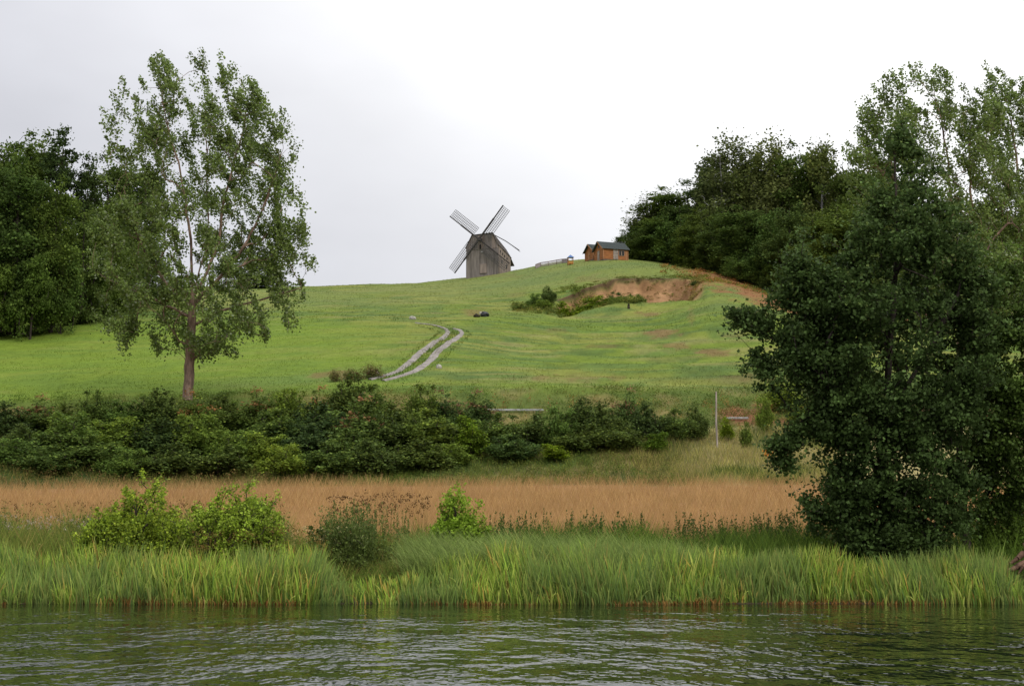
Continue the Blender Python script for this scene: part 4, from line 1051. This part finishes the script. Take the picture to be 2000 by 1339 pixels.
stuff('scarp_weeds', [weeds(260, 1000, 1110, 190, 205, 0.6, 0.6, 22, 0.24, (0.13, 0.155, 0.05), (((0.07, 0.10, 0.03), .35), ((0.2, 0.18, 0.07), .25)), thr=0.42, follow=.2),
    weeds(520, 1120, 1262, 206, 215, 0.6, 1.0, 26, 0.24, (0.13, 0.165, 0.045), (((0.08, 0.11, 0.035), .35),), thr=0.40),
    weeds(700, 1110, 1260, 196, 209, 0.7, 0.75, 26, 0.26, (0.14, 0.175, 0.045), (((0.08, 0.115, 0.035), .35), ((0.21, 0.20, 0.07), .2)), thr=0.36),
    weeds(260, 1085, 1380, 214, 221, 0.5, 0.25, 22, 0.22, (0.15, 0.18, 0.05), (), thr=0.48, follow=.5),
    weeds(520, 1240, 1378, 199, 214, 0.55, 0.4, 22, 0.22, (0.18, 0.165, 0.06), (), thr=0.5, follow=.3),
    weeds(600, 1280, 1570, 205, 240, 0.7, 0.5, 20, 0.26, (0.27, 0.135, 0.065), (((0.15, 0.17, 0.05), .4),), thr=0.42, fade=120.0)], M['grass'], 'weeds and brambles growing over the earth scarp and the bare bank', 'weeds')
# short tufts all over the meadow
def turf(n, y0, y1, h0, w, lo=-120, hi=2000):
    y = y0 + (y1 - y0) * r.random(n) ** 1.2; px = lo + (hi - lo) * r.random(n); x = (px - 1000) / F * y
    k = (carve_amt(px, y) < 0.25); x, y, px = x[k], y[k], px[k]
    z = ground_z(x, y); c = ground_color(x, y, z)
    m_ = fbm(x / 2.5, y / 2.5, 131, 3)
    kk = r.random(len(x)) < sstep(0.25, 0.6, m_) * 0.8 + 0.2
    x, y, z, c, m_ = x[kk], y[kk], z[kk], c[kk] * r.uniform(0.9, 1.3, (kk.sum(), 1)), m_[kk]
    h = h0 * r.uniform(0.4, 1.2, len(x)) * (0.4 + 1.1 * m_)
    return blades(x, y, h, w, r, (0.25, 0), 0.3, 1, c, z=z, sink=0.02)
stuff('meadow_grass', [turf(45000, 113, 170, 0.12, 0.10), turf(60000, 170, 292, 0.15, 0.16)], M['grass'], 'grass of the hillside meadow', 'grass')

# ------------------------------------------------------------------ windmill
M['weathered'] = mat_plain('weathered_boards', (0.26, 0.225, 0.20), 0.9, 0.1, 0.2, (3.2, 3.2, 0.35), 0.5, 9)
M['weathered2'] = mat_plain('weathered_boards_brown', (0.31, 0.25, 0.21), 0.9, 0.1, 0.2, (3.2, 3.2, 0.35), 0.5, 9)
M['mill_roof'] = mat_plain('mill_roof', (0.10, 0.085, 0.075), 0.9, 0.1, 0.3, (2, 2, 2), 0.3, 9)
M['sail_wood'] = mat_plain('sail_wood', (0.065, 0.060, 0.055), 0.9, 0.1, 0.2, (2, 2, 2))
M['lattice'] = mat_plain('lattice_wood', (0.12, 0.117, 0.117), 0.9, 0.1, 0.2, (2, 2, 2))
M['dark_hole'] = mat_plain('dark_opening', (0.012, 0.011, 0.010), 0.6, 0.3, 0.1, (2, 2, 2))
MY = 280.0
mx = xat(954, 540, MY)
mz = gz(mx, MY)
yaw = R(22)
mill = empty('windmill', (mx, MY, mz), 0)
tag(mill, 'weathered grey wooden windmill with four lattice sails on the hilltop', 'windmill')
mill.rotation_euler = (0, 0, -yaw)      # front (local -Y) turned to the left, so the right flank shows
WF, DF = 7.0, 6.6
def fz(h): return h
base_l = -2.5
front = [(-3.5, 0), (3.5, 0), (3.5, 5.45), (2.2, 7.95), (-2.15, 7.75), (-3.5, 5.3)]
def shaft_y(): return -DF / 2
def outline_at(z):      # half widths of the front at height z
    l = np.interp(z, [5.3, 7.75], [-3.5, -2.15]); r_ = np.interp(z, [5.45, 7.95], [3.5, 2.2]); return l, r_
body = MB()
yf, yb = -DF / 2, DF / 2
rear = [(-3.5, 0), (3.5, 0), (3.5, 3.9), (2.4, 5.6), (-2.3, 5.6), (-3.5, 3.9)]
fv = [(x_, yf + 0.08, z_ - (2.5 if z_ == 0 else 0)) for x_, z_ in front]; rv = [(x_, yb - 0.08, z_ - (1.5 if z_ == 0 else 0)) for x_, z_ in rear]
body.add(fv + rv, [(0, 1, 2, 3, 4, 5), (11, 10, 9, 8, 7, 6), (0, 6, 7, 1), (1, 7, 8, 2), (2, 8, 9, 3), (3, 9, 10, 4), (4, 10, 11, 5), (5, 11, 6, 0)])
body.build('body', M['weathered'], mill)
rb = random.Random(3)
pk = MB(); pk2 = MB()
nb = 26; bw_ = 7.0 / nb
for i in range(nb):
    x0 = -3.5 + i * bw_; x1 = x0 + bw_ - 0.03
    def top(xx): return min(np.interp(xx, [-3.5, -2.15], [5.3, 7.75]), np.interp(xx, [2.2, 3.5], [7.95, 5.45]), 7.75 + (xx + 2.15) / 4.35 * 0.2)
    off = rb.uniform(0, 0.035)
    split = 4.85 + rb.uniform(-0.05, 0.05)
    for (z0, z1a, z1b, o_, b_) in ((-2.4, split, split, 0.0, pk), (split, top(x0), top(x1), 0.05, pk2 if rb.random() < .55 else pk)):
        y1 = yf + 0.075 - o_ - off
        b_.add([(x0, y1, z0), (x1, y1, z0), (x1, y1, z1b), (x0, y1, z1a), (x0, y1 + .06, z0), (x1, y1 + .06, z0), (x1, y1 + .06, z1b), (x0, y1 + .06, z1a)],
               [(0, 1, 2, 3), (7, 6, 5, 4), (0, 4, 5, 1), (1, 5, 6, 2), (2, 6, 7, 3), (3, 7, 4, 0)])
for i in range(22):
    y0 = yf + 0.1 + i * (DF - 0.2) / 22; y1 = y0 + (DF - 0.2) / 22 - 0.03
    t0_, t1_ = np.interp([y0, y1], [yf, yb], [5.42, 3.88]); o_ = rb.uniform(0.005, 0.04)
    xs = 3.5 + o_
    pk2.add([(xs, y0, -2.2), (xs, y1, -2.2), (xs, y1, t1_), (xs, y0, t0_), (xs + .05, y0, -2.2), (xs + .05, y1, -2.2), (xs + .05, y1, t1_), (xs + .05, y0, t0_)],
            [(3, 2, 1, 0), (4, 5, 6, 7), (0, 1, 5, 4), (1, 2, 6, 5), (2, 3, 7, 6), (3, 0, 4, 7)])
tag(pk.build('planking', M['weathered'], mill), kind='stuff')
tag(pk2.build('planking', M['weathered2'], mill), kind='stuff')
rf = MB()
for a_, b_ in ((2, 3), (3, 4), (4, 5)):
    A0, B0 = Vector(fv[a_]), Vector(fv[b_]); A1, B1 = Vector(rv[a_]), Vector(rv[b_])
    nn = (B0 - A0).cross(A1 - A0).normalized()
    if nn.z < 0: nn = -nn
    e = (A0 - B0).normalized() * 0.12
    q = [A0 + e + Vector((0, -.22, 0)), B0 - e + Vector((0, -.22, 0)), B1 - e + Vector((0, .2, 0)), A1 + e + Vector((0, .2, 0))]
    rf.prism([v + nn * 0.03 for v in q], nn * 0.12)
rf.build('roof', M['mill_roof'], mill)
hip = MB()
hip.prism([(3.55, yb - 0.2, 3.95), (3.95, yb + 0.9, 2.35), (-3.5, yb + 0.9, 2.35), (-3.5, yb - .2, 3.95)], (0, 0.02, 0.12)).build('rear_eave', M['mill_roof'], mill)
for i, yy in enumerate((-2.4, -1.3, -0.1, 1.1)):
    w_ = MB().box((3.58, yy, 4.25 - i * 0.27), (0.09, 0.42, 0.42)).build('window', M['dark_hole'], mill)
for yy, zz_ in ((0.9, 1.7), (-1.6, 2.3)):
    MB().box((3.58, yy, zz_), (0.09, 0.5, 0.7)).build('window', M['dark_hole'], mill)
MB().box((0.3, yf - 0.06, 0.9), (1.5, 0.1, 1.9)).build('door', M['weathered2'], mill)
MB().box((0.02, yf - 0.10, 4.25), (0.30, 0.06, 0.30)).build('hatch', mat_plain('pale_paint', (0.62, 0.60, 0.57), 0.7), mill)
MB().box((-0.35, yf - 0.09, 5.35), (0.30, 0.08, 0.9)).build('hatch', M['dark_hole'], mill)
MB().bar((3.0, yb - 1.6, 7.2), (4.9, yb + 1.2, 5.6), .13).bar((3.3, yb - 1.6, 7.0), (5.1, yb + 1.2, 5.3), .07).bar((2.2, yf + 1.0, 7.75), (3.0, yb - 1.6, 7.2), .13).build('tail_beam', M['lattice'], mill)
HUBZ = 6.65
hub = Vector((-0.25, yf - 0.95, HUBZ))
MB().bar((-0.25, yf + 0.5, HUBZ + .1), (-0.25, yf - 1.15, HUBZ), 0.5).build('windshaft', M['sail_wood'], mill, 0.04)
MB().box(hub, (0.75, 0.5, 0.75)).build('sail_hub', M['sail_wood'], mill, 0.06)
for ang in (51, 141, 231, 321):
    a = R(ang); d = Vector((math.cos(a), 0, math.sin(a))); c_ = Vector((math.sin(a), 0, -math.cos(a)))   # c_: clockwise side
    dy_ = -0.12 if ang in (51, 231) else 0.14
    o_ = hub + Vector((0, dy_, 0)); L = 8.35
    s1 = MB().bar(o_ + d * 0.3, o_ + d * L * .62, 0.30, 0.24, (0, 1, 0)).bar(o_ + d * (L * .62), o_ + d * L, 0.20, 0.18, (0, 1, 0)).build('sail', M['sail_wood'], mill)
    lt = MB(); wl = 1.75
    tilt = Vector((0, 0.12, 0))
    for q in range(1, 5):
        w_ = (q / 4) * wl
        lt.bar(o_ + d * (L * .20) + c_ * w_ + tilt * w_, o_ + d * (L * .985) + c_ * w_ + tilt * w_, 0.08, 0.05, (0, 1, 0))
    for q in range(19):
        s = L * (.20 + .785 * q / 18)
        lt.bar(o_ + d * s, o_ + d * s + c_ * (wl + 0.05) + tilt * wl, 0.065, 0.05, (0, 1, 0))
    tag(lt.build('lattice', M['lattice'], s1), kind='stuff')

# ------------------------------------------------------------------ the two cabins
M['cabin'] = mat_plain('orange_log', (0.42, 0.165, 0.055), 0.7, 0.25, 0.18, (1.0, 1.0, 6), 0.2, 8)
M['cabin_trim'] = mat_plain('orange_trim', (0.42, 0.20, 0.09), 0.7, 0.2, 0.15, (4, 4, 4))
M['roof_green'] = mat_plain('dark_shingle', (0.075, 0.088, 0.082), 0.85, 0.15, 0.18, (5, 5, 5), 0.3, 10)
M['pale_wood'] = mat_plain('pale_wood', (0.40, 0.33, 0.27), 0.8, 0.1, 0.2, (4, 4, 2))
mg, tg, pg = new_mat('window_glass'); pg.inputs['Base Color'].default_value = (0.02, 0.022, 0.025, 1); pg.inputs['Roughness'].default_value = 0.12
nn_ = N(tg, 'ShaderNodeTexNoise'); nn_.inputs['Scale'].default_value = 2; mr_ = N(tg, 'ShaderNodeMapRange'); mr_.inputs['To Min'].default_value = 0.08; mr_.inputs['To Max'].default_value = 0.2
tg.links.new(nn_.outputs[0], mr_.inputs[0]); tg.links.new(mr_.outputs[0], pg.inputs['Roughness'])
def cabin(px, Y, basepx_row, yaw_, GW, LN, WH, RH, label, furnish, zoff=0.0):
    """corner between gable and long wall at px; gable faces local -X, long wall faces local -Y"""
    x = xat(px, basepx_row, Y); z = float(zat(basepx_row, Y)) + zoff
    root = empty('cabin', (x, Y, z), yaw_); tag(root, label, 'cabin', 'log cabins on the hilltop')
    b = MB()
    b.box((LN / 2, GW / 2, -0.6), (LN - .04, GW - .04, 1.3))
    b.build('foundation', mat_plain('plinth_%d' % px, (0.16, 0.12, 0.10), 0.9), root)
    wl_ = MB(); nlog = int(WH / 0.17)
    for i in range(nlog):
        zc_ = 0.05 + (i + .5) * (WH - .05) / nlog; hgt = (WH - .05) / nlog - 0.015
        wl_.box((LN / 2, 0.06, zc_), (LN, .12, hgt)); wl_.box((LN / 2, GW - .06, zc_), (LN, .12, hgt))
        wl_.box((0.06, GW / 2, zc_), (.11, GW - .25, hgt)); wl_.box((LN - .06, GW / 2, zc_), (.11, GW - .25, hgt))
    ng = int(RH / 0.17)
    for i in range(ng):
        z0, z1 = WH + i * RH / ng, WH + (i + 1) * RH / ng - .015
        h0 = (GW / 2) * (1 - i / ng); h1 = max(0.01, (GW / 2) * (1 - (i + 1) / ng))
        for xx in (0.0, LN - .11):
            wl_.prism([(xx, GW / 2 - h0, z0), (xx, GW / 2 + h0, z0), (xx, GW / 2 + h1, z1), (xx, GW / 2 - h1, z1)][::-1], (0.11, 0, 0))
    wl_.add([(0.08, .1, 0), (LN - .08, .1, 0), (LN - .08, GW - .1, 0), (.08, GW - .1, 0), (0.08, .1, WH), (LN - .08, .1, WH), (LN - .08, GW - .1, WH), (.08, GW - .1, WH)],
            [(3, 2, 1, 0), (4, 5, 6, 7), (0, 1, 5, 4), (1, 2, 6, 5), (2, 3, 7, 6), (3, 0, 4, 7)])
    tag(wl_.build('log_wall', M['cabin'], root), kind='stuff')
    for s in (-1, 1):
        r_ = MB(); y_e = GW / 2 + s * (GW / 2 + 0.32); ze = WH - 0.32 * RH / (GW / 2)
        ev = [(-0.38, y_e, ze + .05), (LN + .3, y_e, ze + .05), (LN + .3, GW / 2, WH + RH + .05), (-.38, GW / 2, WH + RH + .05)]
        if s < 0: ev = ev[::1]
        r_.prism(ev, (0, 0, 0.10)); ro = r_.build('roof_slope', M['roof_green'], root)
        st_ = MB()
        for q in range(1, 9):
            f_ = q / 9; yy = y_e + (GW / 2 - y_e) * f_; zz_ = ze + .05 + (WH + RH - ze) * f_
            st_.box((LN / 2 - .04, yy, zz_ + .10), (LN + .66, 0.05, 0.05))
        tag(st_.build('shingle_course', M['roof_green'], ro), kind='stuff')
        MB().bar((-.40, y_e, ze + .02), (-.40, GW / 2, WH + RH + .02), .05, .16).build('barge_board', M['cabin_trim'] if s < 0 else M['roof_green'], root)
    for cx_, cy_ in ((0, 0), (LN, 0), (0, GW)):
        MB().box((cx_, cy_, WH / 2), (.16, .16, WH)).build('corner_post', M['cabin_trim'], root)
    furnish(root, GW, LN, WH, RH)
    return root
def furn_main(root, GW, LN, WH, RH):
    d = MB().box((-.04, GW * .52, 0.92), (.06, .85, 1.78)).build('door', M['pale_wood'], root); MB().box((-.09, GW * .52 - .3, .9), (.05, .05, .14)).build('handle', M['dark_hole'], d)
    MB().box((-.03, GW * .5, WH + RH * .35), (.05, .45, .4)).build('window', mg, root)
    d = MB().box((LN * .50, -.05, WH / 2), (.95, .06, WH - .1)).build('shutter', M['pale_wood'], root)
    for i in range(7): MB().box((LN * .50, -.095, 0.2 + i * .29), (.93, .03, .05)).build('slat', mat_plain('slat_grey', (0.3, 0.27, 0.25), .8) if i == 0 else bpy.data.materials['slat_grey'], d)
    for xx in (LN * .68, LN * .80):
        f_ = MB().box((xx, -.04, WH * .62), (.52, .05, .95)).build('window', M['pale_wood'], root); MB().box((xx, -.075, WH * .62), (.36, .03, .80)).build('pane', mg, f_)
    MB().box((LN * .93, -.03, WH / 2), (.40, .05, WH - .1)).build('wall_panel', M['cabin_trim'], root)
def furn_small(root, GW, LN, WH, RH):
    d = MB().box((-.04, GW * .5, 0.85), (.06, .8, 1.6)).build('door', M['cabin_trim'], root); MB().box((-.09, GW * .5 - .3, .8), (.05, .05, .14)).build('handle', M['dark_hole'], d)
CY = 250.0
cabin(1178.5, CY - 1.2, 505.5, R(21), 3.9, 4.85, 2.05, 1.35, 'larger orange log cabin with dark roof and two dark windows, beside the wood', furn_main)
cabin(1158.5, CY + 3.2, 505.5, R(21), 3.5, 4.2, 1.75, 1.15, 'smaller orange log cabin half hidden behind the left side of the larger one', furn_small)

# ------------------------------------------------------------------ play tower and fence
ty = 254.0; tx = xat(1114, 510, ty); tz = gz(tx, ty)
tw = empty('play_tower', (tx, ty, tz), R(10)); tag(tw, 'small play tower with blue pyramid roof between the fence and the cabins', 'play tower')
M['blue'] = mat_plain('blue_paint', (0.055, 0.14, 0.36), 0.5, 0.4, 0.1)
M['orange'] = mat_plain('orange_board', (0.50, 0.24, 0.06), 0.7, 0.2, 0.15)
k_ = 1.0
for sx_ in (-1, 1):
    for sy_ in (-1, 1): MB().box((sx_ * .42, sy_ * .42, .35), (.09, .09, 2.0)).build('post', M['cabin_trim'], tw)
MB().add([(-.6, -.6, 1.28), (.6, -.6, 1.28), (.6, .6, 1.28), (-.6, .6, 1.28), (0, 0, 1.85)], [(3, 2, 1, 0), (0, 1, 4), (1, 2, 4), (2, 3, 4), (3, 0, 4)]).build('roof', M['blue'], tw)
MB().box((0, 0, .1), (.95, .95, .08)).build('platform', M['orange'], tw)
for sx_, sy_, w1_, w2_ in ((0, -.47, .78, .04), (0, .47, .78, .04), (.47, 0, .04, .78), (-.47, 0, .04, .78)): MB().box((sx_, sy_, .36), (w1_, w2_, .42)).build('panel', M['orange'], tw)
fpts = [(1046, 523, 262), (1056, 513, 264), (1071, 513, 263), (1087, 513, 262), (1098, 512, 261), (1109, 512, 259)]
fp = [(xat(a, b, c), c) for a, b, c in fpts]
fx0, fy0 = fp[0]
fence = empty('fence', (fx0, fy0, gz(fx0, fy0))); tag(fence, 'low brown picket fence on the skyline left of the play tower', 'fence')
Zf = fence.location.z
M['fence'] = mat_plain('fence_wood', (0.20, 0.13, 0.11), 0.9, 0.1)
M['picket'] = mat_plain('picket_wood', (0.42, 0.36, 0.35), 0.9, 0.1)
fh = 0.85
P3 = [Vector((a - fx0, b - fy0, gz(a, b) - Zf)) for a, b in fp]
P3[0].z -= 0.0
for i, p_ in enumerate(P3):
    MB().box((p_.x, p_.y, p_.z + (fh + .1 if i == 3 else fh) / 2 - .15), (.1, .1, fh + .3)).build('post', M['fence'], fence)
pc = MB()
for a_, b_ in zip(P3[:-1], P3[1:]):
    up_ = Vector((0, 0, fh - .03)); MB().bar(a_ + up_, b_ + up_, .06, .11).build('top_rail', M['fence'], fence)
    MB().bar(a_ + Vector((0, 0, .15)), b_ + Vector((0, 0, .15)), .05, .07).build('bottom_rail', M['fence'], fence)
    L = (b_ - a_).length; nk = int(L / .14)
    for q in range(1, nk):
        c0 = a_.lerp(b_, q / nk); pc.box((c0.x, c0.y - .05, c0.z + .42), (.065, .02, .72))
tag(pc.build('picket', M['picket'], fence), kind='stuff')

# ------------------------------------------------------------------ dirt track: two ruts
M['gravel'] = mat_plain('gravel', (0.29, 0.26, 0.225), 0.95, 0.05, 0.2, (1.1, 1.1, 1.1), 0.5, 6)
def surf(px, py):      # ground point seen at a picture position
    Ys = np.arange(96, 300, 0.4); xs = np.array([xat(px, py, y) for y in Ys]); zs = ground_z(xs, Ys); _, q = project(xs, Ys, zs)
    i = int(np.argmax(q <= py)); return xs[i], Ys[i]
def smooth_line(pts, n):
    pts = np.array(pts, float); d = np.concatenate([[0], np.cumsum(np.linalg.norm(np.diff(pts, axis=0), axis=1))])
    s = np.linspace(0, d[-1], n); q = np.stack([np.interp(s, d, pts[:, i]) for i in range(2)], 1)
    for _ in range(6): q[1:-1] = (q[:-2] + 2 * q[1:-1] + q[2:]) / 4
    return q
def rut(pts, wid, name):
    pts = smooth_line([surf(a, b) for a, b in pts], 90); s_ = np.linspace(0, 1, 90)
    w_ = np.interp(s_, np.linspace(0, 1, len(wid)), wid)
    w_ = w_ * 0.88
    t_ = np.gradient(pts, axis=0); t_ /= np.linalg.norm(t_, axis=1, keepdims=True); nr_ = np.stack([-t_[:, 1], t_[:, 0]], 1)
    K = 7; V = []
    for q in range(K):
        e = (q / (K - 1) - .5) * 2
        w2 = w_ * (1 + (0.30 * (fbm(pts[:, 0] * 1.3 + q, pts[:, 1] * 1.3, 7 + q, 2) - 0.5) * 2 if q in (0, K - 1) else 0))
        xy = pts + nr_ * (e * w2 / 2)[:, None]
        V.append(np.stack([xy[:, 0], xy[:, 1], ground_z(xy[:, 0], xy[:, 1]) + (0.10 if 0 < q < K - 1 else -0.02)], 1))
    V = np.stack(V, 1).reshape(-1, 3)
    i_, j_ = np.meshgrid(np.arange(89), np.arange(K - 1), indexing='ij'); b_ = (i_ * K + j_).ravel()
    o_ = mesh_np(name, V, np.stack([b_, b_ + 1, b_ + K + 1, b_ + K], 1), M['gravel'], smooth=True); o_['kind'] = 'structure'
rut([(722, 742), (752, 735), (783, 723), (800, 708), (820, 690), (845, 672), (868, 658), (876, 650), (872, 643), (858, 638), (835, 634), (812, 631)], [0.5, .7, .9, .95, .95, .9, .9, .8, .6, .45, .3], 'dirt_track')
rut([(748, 744), (780, 736), (812, 725), (832, 712), (850, 692), (872, 674), (892, 660), (903, 651), (900, 645), (886, 642)], [0.5, .7, .9, .95, .95, .9, .9, .8, .6, .4], 'dirt_track')

rv = np.random.default_rng(5)
ctr = smooth_line([surf(a, b) for a, b in [(735, 743), (783, 729), (816, 712), (846, 684), (880, 659), (889, 650), (872, 643), (830, 633)]], 300)
k_ = rv.integers(0, 300, 2600); off_ = rv.choice([-1.75, -.55, -.1, .3, .55, 1.7], 2600) + rv.normal(size=2600) * .16
tg = np.gradient(ctr, axis=0); tg /= np.linalg.norm(tg, axis=1, keepdims=True)
xx_, yy_ = ctr[k_, 0] - tg[k_, 1] * off_, ctr[k_, 1] + tg[k_, 0] * off_
stuff('track_grass', [blades(xx_, yy_, rv.uniform(.08, .3, 2600), .12, rv, (.3, 0), .3, 1, ground_color(xx_, yy_) * rv.uniform(.6, 1.2, (2600, 1)))], M['grass'], 'grass tufts along the wheel ruts', 'grass')
# ------------------------------------------------------------------ post, kerb, stones, heap, log
Yp = 97.0; xp = xat(1400, 845, Yp); zp_ = gz(xp, Yp)
def rough_rod(name, pts, rads, mat, parent=None, sides=8, seed=1):
    rr = np.random.default_rng(seed); P0 = np.array(pts[:-1], float); P1 = np.array(pts[1:], float)
    V, Fq = tubes(P0, P1, np.array(rads[:-1], float), np.array(rads[1:], float), sides)
    caps = []
    o_ = mesh_np(name, V, Fq, mat, parent=parent, smooth=True)
    return o_
Hp = float(zat(765, Yp)) - zp_
po = empty('wooden_post', (xp, Yp, zp_)); tag(po, 'tall thin bare wooden post in dry grass at the right end of the hedge', 'post')
M['post'] = mat_plain('post_wood', (0.42, 0.36, 0.30), 0.85, 0.1, 0.25, (8, 8, 1))
rough_rod('shaft', [(0.02, 0, -.3), (0, 0, .8), (-0.03, 0, 1.7), (0.01, 0, Hp - .02)], [.075, .07, .065, .055], M['post'], po)
MB().box((0.01, 0, Hp), (.08, .08, .05)).build('cap', M['post'], po, .01)
M['concrete'] = mat_plain('pale_concrete', (0.42, 0.42, 0.40), 0.85, 0.1, 0.2, (3, 3, 3))
for (pl, pr, py, Y, lab) in ((952, 1062, 806, 100.2, 'thin pale road kerb showing above the bushes in the middle of the bank'), (1418, 1462, 822, 98.8, 'short pale road kerb right of the wooden post')):
    Y = surf((pl + pr) / 2, py)[1]; a_, b_ = xat(pl, py, Y), xat(pr, py, Y); z_ = max(gz(a_, Y), gz(b_, Y)) + .35
    kb = empty('road_kerb', ((a_ + b_) / 2, Y, z_ - .5)); tag(kb, lab, 'kerb')
    n_ = max(2, int((b_ - a_) / 1.0))
    for i in range(n_):
        w_ = (b_ - a_) / n_; MB().box((-(b_ - a_) / 2 + (i + .5) * w_, 0, .33), (w_ - .012, .22, .14)).build('kerb_stone', M['concrete'], kb, .02)
def rock(name, px, py, size, mat, label, cat, seed, flat=0.6, Yfix=None):
    rr = np.random.default_rng(seed)
    x, Y = surf(px, py) if Yfix is None else (xat(px, py, Yfix), Yfix)
    bm = __import__('bmesh').new(); __import__('bmesh').ops.create_icosphere(bm, subdivisions=3, radius=1.0)
    for v in bm.verts:
        c = v.co; k = 1 + 0.35 * (float(fbm(np.array([c.x * 1.6 + seed]), np.array([c.y * 1.6 + c.z * 2.1]), seed, 3)[0]) - .5) * 2
        v.co = Vector((c.x * k * size[0] / 2, c.y * k * size[0] * .4, c.z * k * size[1] * .62))
    me = bpy.data.meshes.new(name); bm.to_mesh(me); bm.free(); me.materials.append(mat)
    o_ = bpy.data.objects.new(name, me); COL.objects.link(o_); o_.location = (x, Y, gz(x, Y) + size[1] * .25); o_.rotation_euler = (0, 0, rr.random() * .8)
    tag(o_, label, cat); return o_
M['pale_rock'] = mat_plain('pale_rock', (0.52, 0.48, 0.42), 0.9, 0.1, 0.2, (3, 3, 3), 0.5, 8)
M['pink_rock'] = mat_plain('pink_rock', (0.34, 0.27, 0.25), 0.9, 0.1, 0.25, (3, 3, 3), 0.5, 8)
rock('boulder', 806, 624, (.85, .5), M['pale_rock'], 'pale flat stone at the far upper end of the dirt track', 'stone', 1)
rock('boulder', 857, 719, (.5, .42), M['pale_rock'], 'small pale stone in the grass right of the dirt track', 'stone', 2)
rock('boulder', 724, 732, (.62, .48), M['pink_rock'], 'pinkish stone at the lower left start of the dirt track', 'stone', 3)
rock('boulder', 736, 732, (.42, .42), M['pale_rock'], 'small pale stone touching the pinkish one by the dirt track', 'stone', 4)
M['black'] = mat_plain('black_plastic', (0.018, 0.019, 0.018), 0.45, 0.5, 0.3, (3, 3, 3), 0.8, 5)
M['rubble'] = mat_plain('dark_rubble', (0.055, 0.045, 0.03), 0.9, 0.1, 0.4, (3, 3, 3), 0.8, 6)
rock('debris_heap', 947, 618, (1.15, .75), M['black'], 'black plastic-like heap lying on the meadow slope below the windmill', 'heap', 5)
rock('debris_heap', 931, 619, (.9, .42), M['rubble'], 'low dark brown heap touching the left side of the black heap', 'heap', 6)
rock('boulder', 939, 613, (.45, .3), M['pale_rock'], 'small pale lump on top of the dark heap on the slope', 'stone', 7)
rock('tree_stump', 1228, 603, (.35, .85), M['rubble'], 'tiny dark stump on the grassy rim below the earth scarp', 'stump', 8)
M['orange_leaf'] = mat_plain('orange_leaf', (0.55, 0.16, 0.02), 0.6, 0.2, 0.2)
xo, yo = xat(1499, 884, 92.0), 92.0; zo = gz(xo, yo)
ofl = empty('orange_flower', (xo, yo, zo)); tag(ofl, 'bright orange flower clump in dry grass beside the lowest left branch of the alder', 'flower')
rr = np.random.default_rng(9); C = rr.normal(size=(60, 3)) * np.array([.16, .12, .17]) + np.array([0, 0, float(zat(884, yo)) - zo])
V, Fq, c = leaves(C, .13, leaf_colors(60, rr, (.62, .17, .015), .2), rr); mesh_np('petals', V, Fq, M['leaf'], c, parent=ofl)
MB().bar((0, 0, -.1), (0, 0, float(zat(884, yo)) - zo), .03).build('stem', M['bark'], ofl)
# fallen tree with bare roots at the right border
lg = empty('fallen_log', (xat(1990, 1105, 41.6), 41.6, 0.2)); tag(lg, 'fallen brown log with splayed bare roots in the reeds at the right border', 'log')
M['log'] = mat_plain('log_wood', (0.17, 0.10, 0.065), 0.9, 0.1, 0.4, (4, 4, 4), 0.9, 12)
def lp(px, py, dy=0.0): return (xat(px, py, 41.6) - lg.location.x, dy, float(zat(py, 41.6)) - 0.2)
rough_rod('trunk', [lp(1955, 1113, -.5), lp(1972, 1108, -.4), lp(1990, 1101, -.2), lp(2015, 1098), lp(2060, 1100, .3), lp(2120, 1110, .8)], [.05, .075, .10, .14, .17, .18], M['log'], lg, 10)
rough_rod('root', [lp(1968, 1100, -.2), lp(1982, 1090, -.2), lp(1998, 1080), lp(2020, 1085, .1), lp(2040, 1098, .2)], [.04, .07, .09, .10, .10], M['log'], lg)
rough_rod('root', [lp(1988, 1150, -.6), lp(1992, 1132, -.5), lp(1999, 1118, -.3), lp(2012, 1105)], [.02, .035, .045, .06], M['log'], lg)
rough_rod('root', [lp(1975, 1118, -.6), lp(1985, 1106, -.5), lp(1997, 1100, -.3), lp(2010, 1098)], [.03, .045, .06, .07], M['log'], lg)
rough_rod('root', [lp(2003, 1060, .2), lp(2008, 1078, .1), lp(2018, 1092)], [.02, .04, .07], M['log'], lg)
# reddish brush at the start of the track
for px, top, Y, w_, wh in [(690, 722, 117.5, 50, 'reddish brown dry brush left of the track start'), (728, 714, 118.5, 50, 'brown bush above the stones at the track start'), (655, 724, 116.5, 30, 'low dry brush at the lower meadow edge, left of the track')]:
    if px == 690:
        BR = build_bush('dry_brush', 2.0, 1.6, 60, 30, (0.16, 0.13, 0.08), (((0.20, 0.10, 0.06), .2), ((0.13, 0.16, 0.06), .4)), 0.13, 77, spiky=0.3); o = BR; first = True
    else: o = copy_tree(BR)
    x = xat(px, 730, Y); z0 = gz(x, Y) - .05; sw = (w_ / F * Y) / 2.0; o.location = (x, Y, z0); o.scale = (sw, sw, max(.4, float(zat(top, Y)) - z0) / 1.65); tag(o, wh, 'bush', 'dry brush by the track')

for m_ in bpy.data.meshes:
    if m_.users == 0: bpy.data.meshes.remove(m_)
